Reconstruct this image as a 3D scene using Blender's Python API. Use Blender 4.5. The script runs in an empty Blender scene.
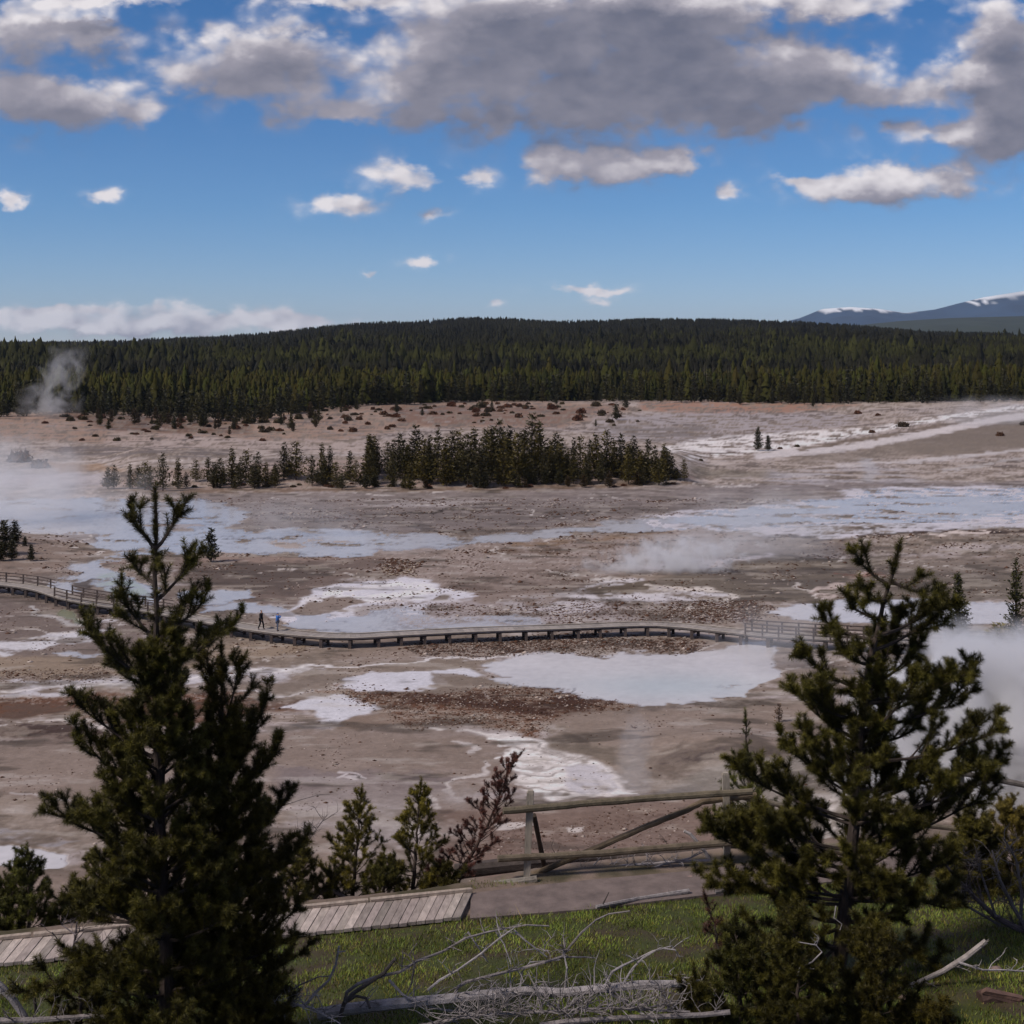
SUN_E, SUN_ANG = 2.0, 10.0
SKY_STR, SKY_SAT = 0.10, 1.0
k_ = 0.63
SKY_LOW, SKY_MID, SKY_TOP = (.72*k_,.72*k_,.86*k_), (.44*k_,.66*k_,.87*k_), (.24*k_,.58*k_,.86*k_)
CL_WHITE, CL_GREY, CL_DARK, CL_STR = (.49,.465,.48), (.205,.195,.228), (.085,.090,.125), 1.0
CL_N, CL_T, CL_V = 1.05, 0.19, 0.62
EXPO = 0.75
HAZE = 0.000022
STEAM = True
import bpy, math, random
import numpy as np
from mathutils import Vector

random.seed(11)
RNG = np.random.default_rng(11)
F, HOR, ZC = 1400.0, 350.0, 26.0
scene = bpy.context.scene
COL = scene.collection

# ------------------------------------------------------------------ helpers
def tag(o, label=None, cat=None, group=None, kind=None):
    if label: o['label'] = label
    if cat: o['category'] = cat
    if group: o['group'] = group
    if kind: o['kind'] = kind
    return o

def empty(name, loc=(0, 0, 0), rz=0.0):
    o = bpy.data.objects.new(name, None)
    o.empty_display_size = 0.3
    o.location = loc
    o.rotation_euler = (0, 0, rz)
    COL.objects.link(o)
    return o

def np_mesh(name, verts, faces, k, mat=None, parent=None, colors=None, smooth=False, attrs=None):
    """verts (N,3), faces (M,k) -> one mesh object"""
    verts = np.asarray(verts, dtype=np.float32); faces = np.asarray(faces, dtype=np.int32)
    me = bpy.data.meshes.new(name)
    me.vertices.add(len(verts)); me.vertices.foreach_set('co', verts.ravel())
    me.loops.add(faces.size); me.loops.foreach_set('vertex_index', faces.ravel())
    me.polygons.add(len(faces))
    me.polygons.foreach_set('loop_start', np.arange(0, faces.size, k, dtype=np.int32))
    me.polygons.foreach_set('loop_total', np.full(len(faces), k, dtype=np.int32))
    me.update(calc_edges=True)
    if smooth:
        me.polygons.foreach_set('use_smooth', np.ones(len(faces), dtype=bool))
    if colors is not None:
        a = me.color_attributes.new('tint', 'FLOAT_COLOR', 'POINT')
        c = np.ones((len(verts), 4), dtype=np.float32); c[:, :3] = colors
        a.data.foreach_set('color', c.ravel())
    for n, v in (attrs or {}).items():
        a = me.attributes.new(n, 'FLOAT', 'POINT')
        a.data.foreach_set('value', np.asarray(v, dtype=np.float32))
    if mat: me.materials.append(mat)
    o = bpy.data.objects.new(name, me)
    COL.objects.link(o)
    if parent: o.parent = parent
    return o

class MB:
    """collects tubes, boxes and lumps, builds ONE mesh object"""
    def __init__(s): s.v = []; s.f = []; s.c = []
    def _add(s, vs, fs, col=(1, 1, 1)):
        b = len(s.v); s.v += [tuple(v) for v in vs]; s.f += [tuple(b + i for i in f) for f in fs]
        s.c += [col] * len(vs)
    def tube(s, pts, rad, n=7, col=(1, 1, 1), rough=0.0, cap=True):
        pts = [Vector(p) for p in pts]
        if not hasattr(rad, '__len__'): rad = [rad] * len(pts)
        vs = []; fs = []
        up = Vector((0.13, 0.31, 0.94))
        for i, p in enumerate(pts):
            d = (pts[min(i + 1, len(pts) - 1)] - pts[max(i - 1, 0)])
            if d.length < 1e-9: d = Vector((0, 0, 1))
            d.normalize()
            a = d.cross(up)
            if a.length < 0.05: a = d.cross(Vector((1, 0, 0)))
            a.normalize(); b = d.cross(a)
            for k in range(n):
                t = 2 * math.pi * k / n
                r = rad[i] * (1 + rough * random.uniform(-1, 1))
                vs.append(p + a * math.cos(t) * r + b * math.sin(t) * r)
        for i in range(len(pts) - 1):
            for k in range(n):
                k2 = (k + 1) % n
                fs.append((i * n + k, i * n + k2, (i + 1) * n + k2, (i + 1) * n + k))
        if cap:
            fs.append(tuple(range(n - 1, -1, -1)))
            fs.append(tuple(range((len(pts) - 1) * n, len(pts) * n)))
        s._add(vs, fs, col)
    def box(s, c, ax, ay, az, col=(1, 1, 1), jit=0.0):
        """centre, half vectors"""
        c = Vector(c); ax = Vector(ax); ay = Vector(ay); az = Vector(az)
        vs = []
        for z in (-1, 1):
            for y in (-1, 1):
                for x in (-1, 1):
                    vs.append(c + ax * x + ay * y + az * z + Vector([random.uniform(-jit, jit) for _ in range(3)]))
        s._add(vs, [(0, 2, 3, 1), (4, 5, 7, 6), (0, 1, 5, 4), (2, 6, 7, 3), (0, 4, 6, 2), (1, 3, 7, 5)], col)
    def lump(s, c, rx, ry, rz, n=10, m=7, jit=0.2, col=(1, 1, 1)):
        c = Vector(c); vs = [c + Vector((0, 0, rz))]
        for i in range(1, m):
            ph = math.pi * i / m
            for k in range(n):
                t = 2 * math.pi * k / n
                j = 1 + random.uniform(-jit, jit)
                vs.append(c + Vector((rx * math.sin(ph) * math.cos(t) * j, ry * math.sin(ph) * math.sin(t) * j, rz * math.cos(ph) * j)))
        vs.append(c - Vector((0, 0, rz)))
        fs = []
        for k in range(n): fs.append((0, 1 + k, 1 + (k + 1) % n))
        for i in range(m - 2):
            for k in range(n):
                a = 1 + i * n; b = a + n; k2 = (k + 1) % n
                fs.append((a + k, b + k, b + k2, a + k2))
        e = len(vs) - 1; a = 1 + (m - 2) * n
        for k in range(n): fs.append((e, a + (k + 1) % n, a + k))
        s._add(vs, fs, col)
    def build(s, name, mat, parent=None, smooth=False, origin=None):
        me = bpy.data.meshes.new(name)
        me.from_pydata([tuple(v) for v in s.v], [], s.f)
        me.update()
        a = me.color_attributes.new('tint', 'FLOAT_COLOR', 'POINT')
        a.data.foreach_set('color', np.array([(c[0], c[1], c[2], 1) for c in s.c], dtype=np.float32).ravel())
        if smooth:
            me.polygons.foreach_set('use_smooth', np.ones(len(me.polygons), dtype=bool))
        me.materials.append(mat)
        o = bpy.data.objects.new(name, me); COL.objects.link(o)
        if parent: o.parent = parent
        return o

# ------------------------------------------------------------------ noise
_perm = np.random.default_rng(5).permutation(4096)
_g = np.random.default_rng(6).uniform(0, 2 * np.pi, 4096)
_gx, _gy = np.cos(_g), np.sin(_g)
def perlin(x, y, seed=0):
    x = np.asarray(x, dtype=np.float64) + seed * 37.17; y = np.asarray(y, dtype=np.float64) + seed * 91.3
    xi = np.floor(x).astype(np.int64); yi = np.floor(y).astype(np.int64)
    xf = x - xi; yf = y - yi
    u = xf * xf * xf * (xf * (xf * 6 - 15) + 10); v = yf * yf * yf * (yf * (yf * 6 - 15) + 10)
    def gr(ix, iy, dx, dy):
        h = _perm[(_perm[ix & 4095] + iy) & 4095]
        return _gx[h] * dx + _gy[h] * dy
    a = gr(xi, yi, xf, yf); b = gr(xi + 1, yi, xf - 1, yf)
    c = gr(xi, yi + 1, xf, yf - 1); d = gr(xi + 1, yi + 1, xf - 1, yf - 1)
    return ((a + (b - a) * u) + ((c + (d - c) * u) - (a + (b - a) * u)) * v) * 1.5
def fbm(x, y, scale, octv=4, seed=0, rough=0.5):
    s = 0; a = 1.0; n = 0; f = 1.0 / scale
    for i in range(octv):
        s = s + a * perlin(np.asarray(x) * f, np.asarray(y) * f, seed + i * 3); n += a; a *= rough; f *= 2.03
    return s / n
def sstep(a, b, x):
    t = np.clip((x - a) / (b - a), 0, 1); return t * t * (3 - 2 * t)

# ------------------------------------------------------------------ terrain height (world metres)
def y_far(x):  return 20.26 + 0.262 * np.clip(x, -14, 14)
def y_near(x): return 19.42 + 0.245 * np.clip(x, -14, 14) + 0.0 * x
RIDGE_T = np.array([-900, -300, 0, 100, 170, 250, 330, 380, 420, 470, 520, 560, 640, 700, 760, 800, 860, 930, 1024, 1200, 1900])
RIDGE_P = np.array([345, 343, 342, 341, 338, 334, 325, 321, 321, 317, 318, 321, 318, 318, 320, 321, 325, 331, 334, 338, 345])
def hbase(x, Y):
    x = np.asarray(x, dtype=np.float64); Y = np.asarray(Y, dtype=np.float64)
    t = 512 + F * x / np.maximum(Y, 6.0)
    lip = y_far(x) + 0.35 + 0.45 * sstep(-1.5, 1.0, x)
    g = 18.2 + 0.15 * np.maximum(0, y_near(x) - 0.15 - Y) - 0.52 * np.maximum(0, Y - lip)
    g = g + 0.06 * fbm(x, Y, 1.8, 3, 2) * sstep(0, 1.0, np.abs(Y - (y_near(x) + y_far(x)) / 2) - 0.8)
    k = 0.9
    near = k * np.logaddexp(g / k, 0)
    near = np.where(Y > 75, 0, near)
    # basin relief
    b = 0.10 * fbm(x, Y, 16, 4, 7) * sstep(55, 80, Y)
    b = b + 0.9 * fbm(x, Y, 42, 4, 9) * sstep(320, 420, Y)
    # grove mound
    mx = sstep(85, 150, t) * (1 - sstep(670, 712, t))
    b = b + 2.6 * mx * sstep(262, 285, Y) * (1 - sstep(325, 365, Y)) * (1 + 0.35 * fbm(x, Y, 14, 3, 12))
    # gentle rise to the forest, the right slope
    b = b + 4.0 * sstep(340, 640, Y)
    b = b + 5.5 * sstep(640, 1150, t) * sstep(285, 430, Y) * (1 - 0.4 * sstep(500, 700, Y))
    # left hillock with little pines
    b = b + 1.9 * np.exp(-((x + 76) / 13) ** 2 - ((Y - 182) / 15) ** 2)
    # bank at the right
    bl = 198 + 0.06 * (x - 60)
    b = b + 1.5 * sstep(22, 50, x) * np.exp(-((Y - bl) / np.where(Y > bl, 4.0, 19.0)) ** 2)
    # knolls below the pool
    b = b + 1.1 * np.exp(-((x - 13.5) / 5.0) ** 2 - ((Y - 90) / 4.5) ** 2)
    b = b + 2.0 * np.exp(-((x - 22) / 7.0) ** 2 - ((Y - 78) / 9.0) ** 2)
    # forest hills
    rp = np.interp(t, RIDGE_T, RIDGE_P)
    rz = ZC - (rp - HOR) / F * 2400 - 11
    s = np.clip((Y - 800) / 1600, 0, 1)
    z0 = 4.0 + 5.5 * 0.6 * sstep(640, 1150, t)
    hill = z0 + (rz - z0) * s ** 1.25
    hill = hill + 9 * np.exp(-((Y - 1230 - 120 * np.sin(x / 260.0)) / 170) ** 2) * (0.75 + 0.5 * fbm(x, Y, 300, 2, 21))
    hill = hill + 7 * fbm(x, Y, 260, 3, 23) * sstep(850, 1100, Y) * (1 - 0.8 * sstep(2150, 2400, Y))
    back = 22 + (rz - 22) * (1 - sstep(2400, 3600, Y))
    hill = np.where(Y > 2400, back, hill)
    w = sstep(740, 860, Y)
    b = b * (1 - w) + hill * w
    return near + b

_YS = np.concatenate([np.arange(8, 60, 0.05), np.geomspace(60, 3000, 3000)])
def GY(px, py):
    """distance at which the line of sight of a photo pixel meets the ground"""
    x = (px - 512) / F * _YS; z = ZC - (py - HOR) / F * _YS
    i = np.argmax(z <= hbase(x, _YS))
    return float(_YS[i]) if i > 0 else 600.0
def P(px, py, Y): return Vector(((px - 512) / F * Y, Y, ZC - (py - HOR) / F * Y))
def G(px, py, dz=0.0):
    Y = GY(px, py); x = (px - 512) / F * Y
    return Vector((x, Y, float(hbase(x, Y)) + dz))

# ------------------------------------------------------------------ materials
def newmat(name):
    m = bpy.data.materials.new(name); m.use_nodes = True
    nt = m.node_tree; b = nt.nodes['Principled BSDF']
    return m, nt, b
def mat_proc(name, col, rough=0.8, var=0.25, scale=6.0, attr=False, bump=0.0, bscale=30.0, stretch=None, spec=0.3, col2=None, detail=5):
    m, nt, b = newmat(name)
    N, L = nt.nodes, nt.links
    tc = N.new('ShaderNodeTexCoord'); mp = N.new('ShaderNodeMapping')
    L.new(tc.outputs['Object'], mp.inputs[0])
    if stretch: mp.inputs['Scale'].default_value = stretch
    nz = N.new('ShaderNodeTexNoise'); nz.inputs['Scale'].default_value = scale; nz.inputs['Detail'].default_value = detail
    nz.inputs['Roughness'].default_value = 0.65
    L.new(mp.outputs[0], nz.inputs['Vector'])
    cr = N.new('ShaderNodeValToRGB')
    c2 = col2 or tuple(c * (1 + var) for c in col)
    c1 = tuple(c * (1 - var) for c in col)
    cr.color_ramp.elements[0].position = 0.32; cr.color_ramp.elements[1].position = 0.68
    cr.color_ramp.elements[0].color = (*c1, 1); cr.color_ramp.elements[1].color = (*c2, 1)
    L.new(nz.outputs['Fac'], cr.inputs[0])
    out = cr.outputs[0]
    if attr:
        at = N.new('ShaderNodeAttribute'); at.attribute_name = 'tint'
        mx = N.new('ShaderNodeMix'); mx.data_type = 'RGBA'; mx.blend_type = 'MULTIPLY'; mx.inputs[0].default_value = 1
        L.new(out, mx.inputs[6]); L.new(at.outputs['Color'], mx.inputs[7]); out = mx.outputs[2]
    L.new(out, b.inputs['Base Color'])
    b.inputs['Roughness'].default_value = rough
    b.inputs['Specular IOR Level'].default_value = spec
    if bump > 0:
        n2 = N.new('ShaderNodeTexNoise'); n2.inputs['Scale'].default_value = bscale; n2.inputs['Detail'].default_value = 6
        L.new(mp.outputs[0], n2.inputs['Vector'])
        bp = N.new('ShaderNodeBump'); bp.inputs['Strength'].default_value = bump; bp.inputs['Distance'].default_value = 0.02
        L.new(n2.outputs['Fac'], bp.inputs['Height']); L.new(bp.outputs[0], b.inputs['Normal'])
    return m

def mat_needles(name, col, trans=0.25):
    m = mat_proc(name, col, rough=0.55, var=0.45, scale=3.5, attr=True, spec=0.25)
    return m

M = {}
M['needle_dark'] = mat_needles('needles dark', (0.050, 0.046, 0.009))
M['needle_olive'] = mat_needles('needles olive', (0.078, 0.070, 0.015))
M['needle_yellow'] = mat_needles('needles yellowing', (0.13, 0.105, 0.03))
M['needle_red'] = mat_needles('needles dead', (0.085, 0.036, 0.030))
M['needle_far'] = mat_needles('needles far', (0.034, 0.030, 0.012))
M['needle_mass'] = mat_proc('needles of the far forest', (0.034, 0.031, 0.012), rough=0.8, var=0.15, scale=0.2, attr=True, spec=0.1)
M['shrub'] = mat_needles('shrub twigs', (0.10, 0.060, 0.042))
M['bark'] = mat_proc('bark', (0.052, 0.038, 0.033), 0.9, 0.4, 14, bump=0.7, bscale=40, stretch=(1, 1, 0.35), attr=True)
M['deadwood'] = mat_proc('dead wood', (0.27, 0.25, 0.255), 0.8, 0.35, 9, bump=0.6, bscale=60, attr=True)
M['rail'] = mat_proc('fence rail', (0.135, 0.112, 0.085), 0.8, 0.35, 7, bump=0.6, bscale=50, attr=True)
M['post'] = mat_proc('fence post', (0.29, 0.25, 0.21), 0.8, 0.25, 12, bump=0.6, bscale=60, stretch=(1, 1, 0.2), attr=True)
M['plank'] = mat_proc('weathered planks', (0.39, 0.335, 0.30), 0.75, 0.28, 7, bump=0.6, bscale=60, attr=True, stretch=(2.2, 0.6, 1))
M['walk'] = mat_proc('boardwalk deck', (0.29, 0.255, 0.24), 0.8, 0.2, 2, attr=True)
M['walkdark'] = mat_proc('boardwalk timber', (0.085, 0.065, 0.06), 0.85, 0.3, 2, attr=True)
M['rock'] = mat_proc('rock', (0.16, 0.12, 0.11), 0.85, 0.4, 5, bump=0.6, bscale=20, attr=True)
# ------------------------------------------------------------------ ground colour from traced patches
cols = np.concatenate([np.linspace(-1.25, -0.42, 60, endpoint=False), np.linspace(-0.42, 0.42, 760, endpoint=False), np.linspace(0.42, 1.25, 61)])
pyr = np.arange(885, 399, -1.0)
Yb = ZC * F / (pyr - HOR)
rows = np.concatenate([np.linspace(-14, 8, 30, endpoint=False), np.arange(8, 23, 0.12), np.arange(23, Yb[0], 0.6), Yb, np.geomspace(Yb[-1] * 1.012, 2700, 120), np.geomspace(2800, 30000, 30)])
TT, YY = np.meshgrid(cols, rows)
YS0 = 15.0
XX = TT * np.where(YY < 100, np.maximum(YY, 12) + YS0 * (1 - sstep(20, 100, YY)), YY)
nr, nc = XX.shape
X = XX.ravel(); Yv = YY.ravel()
Z = hbase(X, Yv)
Ys = np.maximum(Yv, 1.0)
PX = 512 + F * X / Ys; PY = HOR + F * (ZC - Z) / Ys
basin = (Yv > 57) & (Yv < 900)
mpp = Ys / F                      # metres per pixel across
# edges wander with noise that lives on the ground
w1 = fbm(X, Yv, 5.0, 4, 31, 0.6); w2 = fbm(X, Yv, 5.0, 4, 47, 0.6)
WX = PX + w1 * 1.5 / mpp * 0.9; WY = PY + w2 * 9.0 * np.clip(130 / Ys, 0.25, 1.6)
WX = np.clip(WX, PX - 22, PX + 22)

def poly_sd(pts, soft):
    pts = np.array(pts, dtype=float)
    lo = pts.min(0) - soft - 25; hi = pts.max(0) + soft + 25
    idx = np.where(basin & (WX > lo[0]) & (WX < hi[0]) & (WY > lo[1]) & (WY < hi[1]))[0]
    x = WX[idx]; y = WY[idx]
    inside = np.zeros(len(idx), bool); dmin = np.full(len(idx), 1e9)
    n = len(pts)
    for i in range(n):
        x0, y0 = pts[i]; x1, y1 = pts[(i + 1) % n]
        if y0 != y1:
            c = ((y0 > y) != (y1 > y)) & (x < (x1 - x0) * (y - y0) / (y1 - y0) + x0)
            inside ^= c
        dx, dy = x1 - x0, y1 - y0
        # vertical pixel distance counts more: the ground is seen at a low angle
        L2 = dx * dx + dy * dy * 9 + 1e-9
        t = np.clip(((x - x0) * dx + (y - y0) * dy * 9) / L2, 0, 1)
        d = np.sqrt(((x - x0 - t * dx) / 3.0) ** 2 + (y - y0 - t * dy) ** 2)
        dmin = np.minimum(dmin, d)
    return idx, np.where(inside, dmin, -dmin)
def line_sd(pts, wid):
    pts = np.array(pts, dtype=float)
    lo = pts.min(0) - wid - 8; hi = pts.max(0) + wid + 8
    idx = np.where(basin & (WX > lo[0]) & (WX < hi[0]) & (WY > lo[1]) & (WY < hi[1]))[0]
    x = WX[idx]; y = WY[idx]; dmin = np.full(len(idx), 1e9)
    for i in range(len(pts) - 1):
        x0, y0 = pts[i]; x1, y1 = pts[i + 1]
        dx, dy = x1 - x0, y1 - y0
        L2 = dx * dx + dy * dy + 1e-9
        t = np.clip(((x - x0) * dx + (y - y0) * dy) / L2, 0, 1)
        d = np.hypot((x - x0 - t * dx) * 0.6, (y - y0 - t * dy))
        dmin = np.minimum(dmin, d)
    return idx, wid - dmin

def C(h):
    h = h.lstrip('#'); c = np.array([int(h[i:i + 2], 16) for i in (0, 2, 4)]) / 255.0
    return np.where(c <= 0.04045, c / 12.92, ((c + 0.055) / 1.055) ** 2.4)
n_s = fbm(X, Yv, 0.9, 3, 60, 0.7); n_m = fbm(X, Yv, 6, 4, 61, 0.6); n_l = fbm(X, Yv * 0.6, 30, 4, 62, 0.55)
n_x = fbm(X * 0.25, Yv, 7, 4, 63, 0.6)       # streaks across the view, as the flats drain sideways
n_p = fbm(X, Yv, 0.7, 3, 64, 0.9)
COLR = np.zeros((len(X), 3))
def lay(idx, a, c):
    COLR[idx] = COLR[idx] * (1 - a[:, None]) + c * a[:, None]
ALL = np.arange(len(X))
# base: greyish tan crust
COLR[:] = C('8d7c72')
lay(ALL, sstep(-0.15, 0.35, n_l) * 0.7, C('76686a'))
lay(ALL, sstep(0.0, 0.4, -n_l) * 0.5, C('988680'))
lay(ALL, sstep(0.08, 0.35, n_x) * 0.45, C('a3959a'))
lay(ALL, sstep(0.1, 0.4, -n_x) * 0.45, C('6a5b59'))
lay(ALL, sstep(0.1, 0.4, n_m) * 0.35, C('a4938c'))
lay(ALL, sstep(0.02, 0.3, n_x + .3 * n_s) * 0.35 * (Yv < 330), C('b3a7a8'))
lay(ALL, sstep(0.05, 0.3, fbm(X, Yv, 2.2, 3, 66, .7)) * 0.3, C('6b564c'))
# braided runoff: thin pale threads where warped noise crosses zero
def threads(scale, seed, wid):
    wx = X + 2.5 * fbm(X, Yv, 9, 2, seed + 1); wy = Yv * 0.8 + 4 * fbm(X, Yv, 9, 2, seed + 2)
    n = fbm(wx * 0.6, wy, scale, 2, seed); return sstep(wid, wid * 0.3, np.abs(n))
zone = sstep(66, 74, Yv) * (1 - sstep(250, 340, Yv))
broken = sstep(-0.05, 0.2, fbm(X, Yv, 18, 3, 91))
TH = threads(17, 88, 0.022) * zone * broken * sstep(-0.25, 0.1, n_s + n_m); TH2 = threads(9, 95, 0.035) * zone * sstep(0.0, 0.25, fbm(X, Yv, 22, 2, 99))
lay(ALL, TH2 * 0.55, C('67564e'))
COLR *= (1 + 0.3 * n_s + 0.25 * n_m)[:, None]

WET = np.zeros(len(X)); SPK = np.zeros(len(X))
def patch(pts, color, amt=1.0, soft=2.0, mode=None):
    idx, sd = poly_sd(pts, soft); _do(idx, sd, color, amt, soft, mode)
def stroke(pts, wid, color, amt=1.0, soft=1.2, mode=None):
    idx, sd = line_sd(pts, wid); _do(idx, sd, color, amt, soft, mode)
def _do(idx, sd, color, amt, soft, mode):
    soft = soft * 0.7; a = sstep(-soft, soft, sd) * amt
    if mode == 'speck':            # pebbly crust: dark dots over the pale ground
        SPK[idx] = np.maximum(SPK[idx], a)
        a = a * sstep(-0.05, 0.16, 0.7 * n_p[idx] + 0.4 * n_m[idx] + 0.55 * n_s[idx])
    elif mode == 'speckpale':
        a = a * sstep(0.05, 0.3, -n_p[idx] + 0.2 * n_m[idx])
    elif mode == 'mottle':
        a = a * sstep(-0.2, 0.15, n_m[idx] + 0.5 * n_s[idx])
    elif mode == 'streak':
        a = a * sstep(-0.18, 0.12, n_x[idx] + 0.35 * n_m[idx])
    elif mode == 'foam' and color == WATER:
        a = a * sstep(-0.42, -0.05, n_m[idx] + 0.5 * n_x[idx] + 0.35 * n_s[idx])
    elif mode == 'foam':
        a = a * sstep(-0.28, 0.1, n_m[idx] + 0.5 * n_x[idx] + 0.35 * n_s[idx])
    c = C(color)
    cc = c[None, :] * (1 + 0.10 * n_s[idx] + 0.10 * n_m[idx])[:, None]
    COLR[idx] = COLR[idx] * (1 - a[:, None]) + cc * a[:, None]
    if color in WETC: WET[idx] = np.maximum(WET[idx], a)
    else: WET[idx] *= (1 - a * 0.98)
WATER, MILK, GREENW = 'b0adb3', 'bfb9bd', '9faa88'
WETC = (WATER, MILK, GREENW)
WHITE, PALE, TAN, MUD, DMUD, RUST, DRUST, ORANGE = 'cdc6c8', 'b3a29b', '937a6f', '6b5a55', '574a48', '7a4c30', '56301d', '956a50'

# ---- far terraces
patch([(-200, 405), (1300, 395), (1300, 500), (-200, 500)], PALE, 0.55, 3, 'mottle')
patch([(-60, 412), (60, 410), (110, 406), (200, 412), (256, 412), (340, 406), (480, 400), (600, 403), (640, 408), (560, 428), (420, 428), (330, 442), (256, 440), (200, 437), (100, 444), (50, 440), (-60, 445)], ORANGE, 0.55, 3, 'mottle')
patch([(60, 412), (140, 414), (250, 424), (250, 434), (110, 432)], '6a4838', 0.7, 3, 'mottle')
patch([(380, 405), (600, 408), (560, 425), (400, 425)], '70493c', 0.5, 3, 'mottle')
patch([(640, 402), (770, 402), (860, 405), (800, 412), (700, 414), (640, 410)], 'a0694d', 0.7, 2, 'mottle')
patch([(590, 416), (700, 412), (860, 415), (850, 425), (770, 436), (680, 442), (600, 440)], '9a9096', 0.7, 4, 'foam')
patch([(600, 425), (700, 425), (740, 438), (640, 442)], '6f6669', 0.6, 4, 'streak')
patch([(110, 430), (260, 440), (400, 440), (420, 455), (200, 448), (100, 452)], 'a8938c', 0.7, 3, 'foam')
patch([(40, 447), (110, 445), (230, 450), (230, 456), (160, 459), (60, 455)], '6b6064', 0.75, 2, 'streak')
patch([(45, 462), (100, 464), (125, 470), (60, 473)], 'a07b58', 0.7, 2)
patch([(-60, 472), (100, 474), (110, 486), (-60, 486)], 'a79aa0', 0.7, 3)
patch([(650, 452), (690, 440), (768, 433), (860, 428), (880, 432), (790, 447), (720, 452)], WHITE, 0.75, 2, 'foam')
patch([(690, 455), (768, 446), (768, 452), (690, 460)], '7a5d50', 0.6, 1.5, 'streak')
patch([(690, 465), (800, 468), (780, 478), (690, 478)], '6f6558', 0.55, 2.5, 'streak')
patch([(790, 452), (900, 436), (1010, 414), (1100, 405), (1100, 440), (960, 452), (850, 462), (790, 462)], '857770', 0.6, 3)
patch([(880, 446), (980, 424), (1100, 420), (1100, 446), (940, 458)], '6d6058', 0.55, 4, 'mottle')
stroke([(690, 458), (768, 449), (820, 441), (862, 432), (930, 420), (1024, 407), (1120, 398)], 2.6, WHITE, 0.85, 2, 'foam')
stroke([(760, 456), (850, 447), (930, 433), (1000, 419), (1120, 404)], 3.4, 'bcb2b4', 0.9, 2)
stroke([(800, 450), (900, 433), (1005, 413)], 1.4, '776558', 0.8, 1)
stroke([(840, 466), (930, 460), (1040, 448), (1120, 445)], 1.6, 'b5abad', 0.85, 1.3)
stroke([(945, 471), (1000, 462), (1040, 455)], 1.4, 'a89f9f', 0.8, 1.3)
stroke([(866, 462), (872, 470), (868, 478)], 4.0, 'a49fa5', 0.7, 3)
patch([(768, 470), (900, 468), (930, 488), (768, 490)], 'a29ca6', 0.6, 4, 'streak')
# ground of the mound
patch([(95, 488), (150, 470), (400, 455), (640, 455), (700, 478), (620, 487), (400, 490), (200, 492)], '9c827a', 0.85, 3, 'mottle')
stroke([(100, 491), (300, 490), (500, 489), (690, 482)], 1.6, '7b6252', 0.75, 1.2)
# ---- flats below the mound
patch([(150, 494), (500, 491), (760, 484), (1100, 480), (1100, 492), (800, 500), (640, 520), (420, 532), (300, 530), (240, 515), (200, 498)], '82767a', 0.8, 3)
patch([(270, 500), (460, 498), (520, 506), (400, 508)], 'a59a9a', 0.5, 2, 'streak')
patch([(300, 512), (700, 505), (680, 518), (300, 528)], '6c605f', 0.55, 3, 'streak')
stroke([(402, 514), (430, 512), (442, 510)], 1.3, '443431', 0.9, 1); stroke([(447, 509), (490, 511), (510, 513)], 1.0, '4f403b', 0.8, 1)
stroke([(278, 519), (345, 518)], 1.0, '4f403b', 0.8, 1); stroke([(420, 529), (450, 532), (480, 528)], 1.2, '574743', 0.7, 1)
stroke([(512, 512), (575, 514), (600, 515)], 0.8, '5c4f4c', 0.7, 1)
# big shallow water under the steam, running right
patch([(-160, 498), (60, 499), (95, 498), (160, 502), (205, 498), (236, 508), (250, 512), (240, 522), (222, 529), (256, 533), (300, 528), (345, 531), (372, 530), (400, 533), (470, 537), (512, 533), (600, 526), (640, 521), (700, 516), (700, 526), (660, 530), (600, 533), (540, 539), (470, 546), (400, 555), (330, 556), (260, 553), (200, 552), (140, 554), (115, 552), (100, 547), (75, 538), (40, 534), (-160, 530)], WATER, 0.95, 1.5, 'foam')
patch([(60, 534), (98, 533), (98, 540), (66, 541)], '8f8282', 0.8, 2)
patch([(222, 527), (256, 522), (300, 520), (380, 524), (380, 528), (300, 528), (256, 532)], '7b6b68', 0.8, 1.5)
patch([(262, 542), (300, 537), (360, 541), (340, 547), (275, 548)], 'a08e86', 0.85, 1.2, 'mottle')
patch([(160, 524), (200, 522), (210, 527), (170, 531)], '8e8084', 0.6, 1.5)
# white flats at the right
patch([(600, 522), (768, 504), (800, 500), (850, 491), (900, 487), (1250, 485), (1250, 524), (1040, 527), (960, 530), (900, 532), (850, 536), (768, 536), (700, 530), (620, 532)], WATER, 0.95, 2, 'foam')
patch([(640, 515), (768, 505), (800, 500), (850, 490), (900, 486), (1150, 484), (1150, 524), (1040, 527), (960, 530), (900, 532), (850, 537), (768, 537), (700, 530), (650, 528)], 'b4aeba', 0.88, 2, 'foam')
patch([(640, 520), (768, 508), (900, 494), (1200, 492), (1200, 512), (1000, 516), (850, 524), (720, 526)], WATER, 0.9, 2, 'streak')
patch([(700, 512), (800, 506), (900, 500), (1100, 498), (1100, 512), (900, 520), (780, 528), (700, 524)], WATER, 0.85, 1.5, 'streak')
stroke([(770, 523), (812, 522)], 1.2, '6f6463', 0.8, 1)
stroke([(800, 515), (900, 514), (960, 516)], 0.8, '8c8488', 0.6, 1)
stroke([(768, 497), (840, 496)], 3.0, '8a7b78', 0.7, 2)
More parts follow.
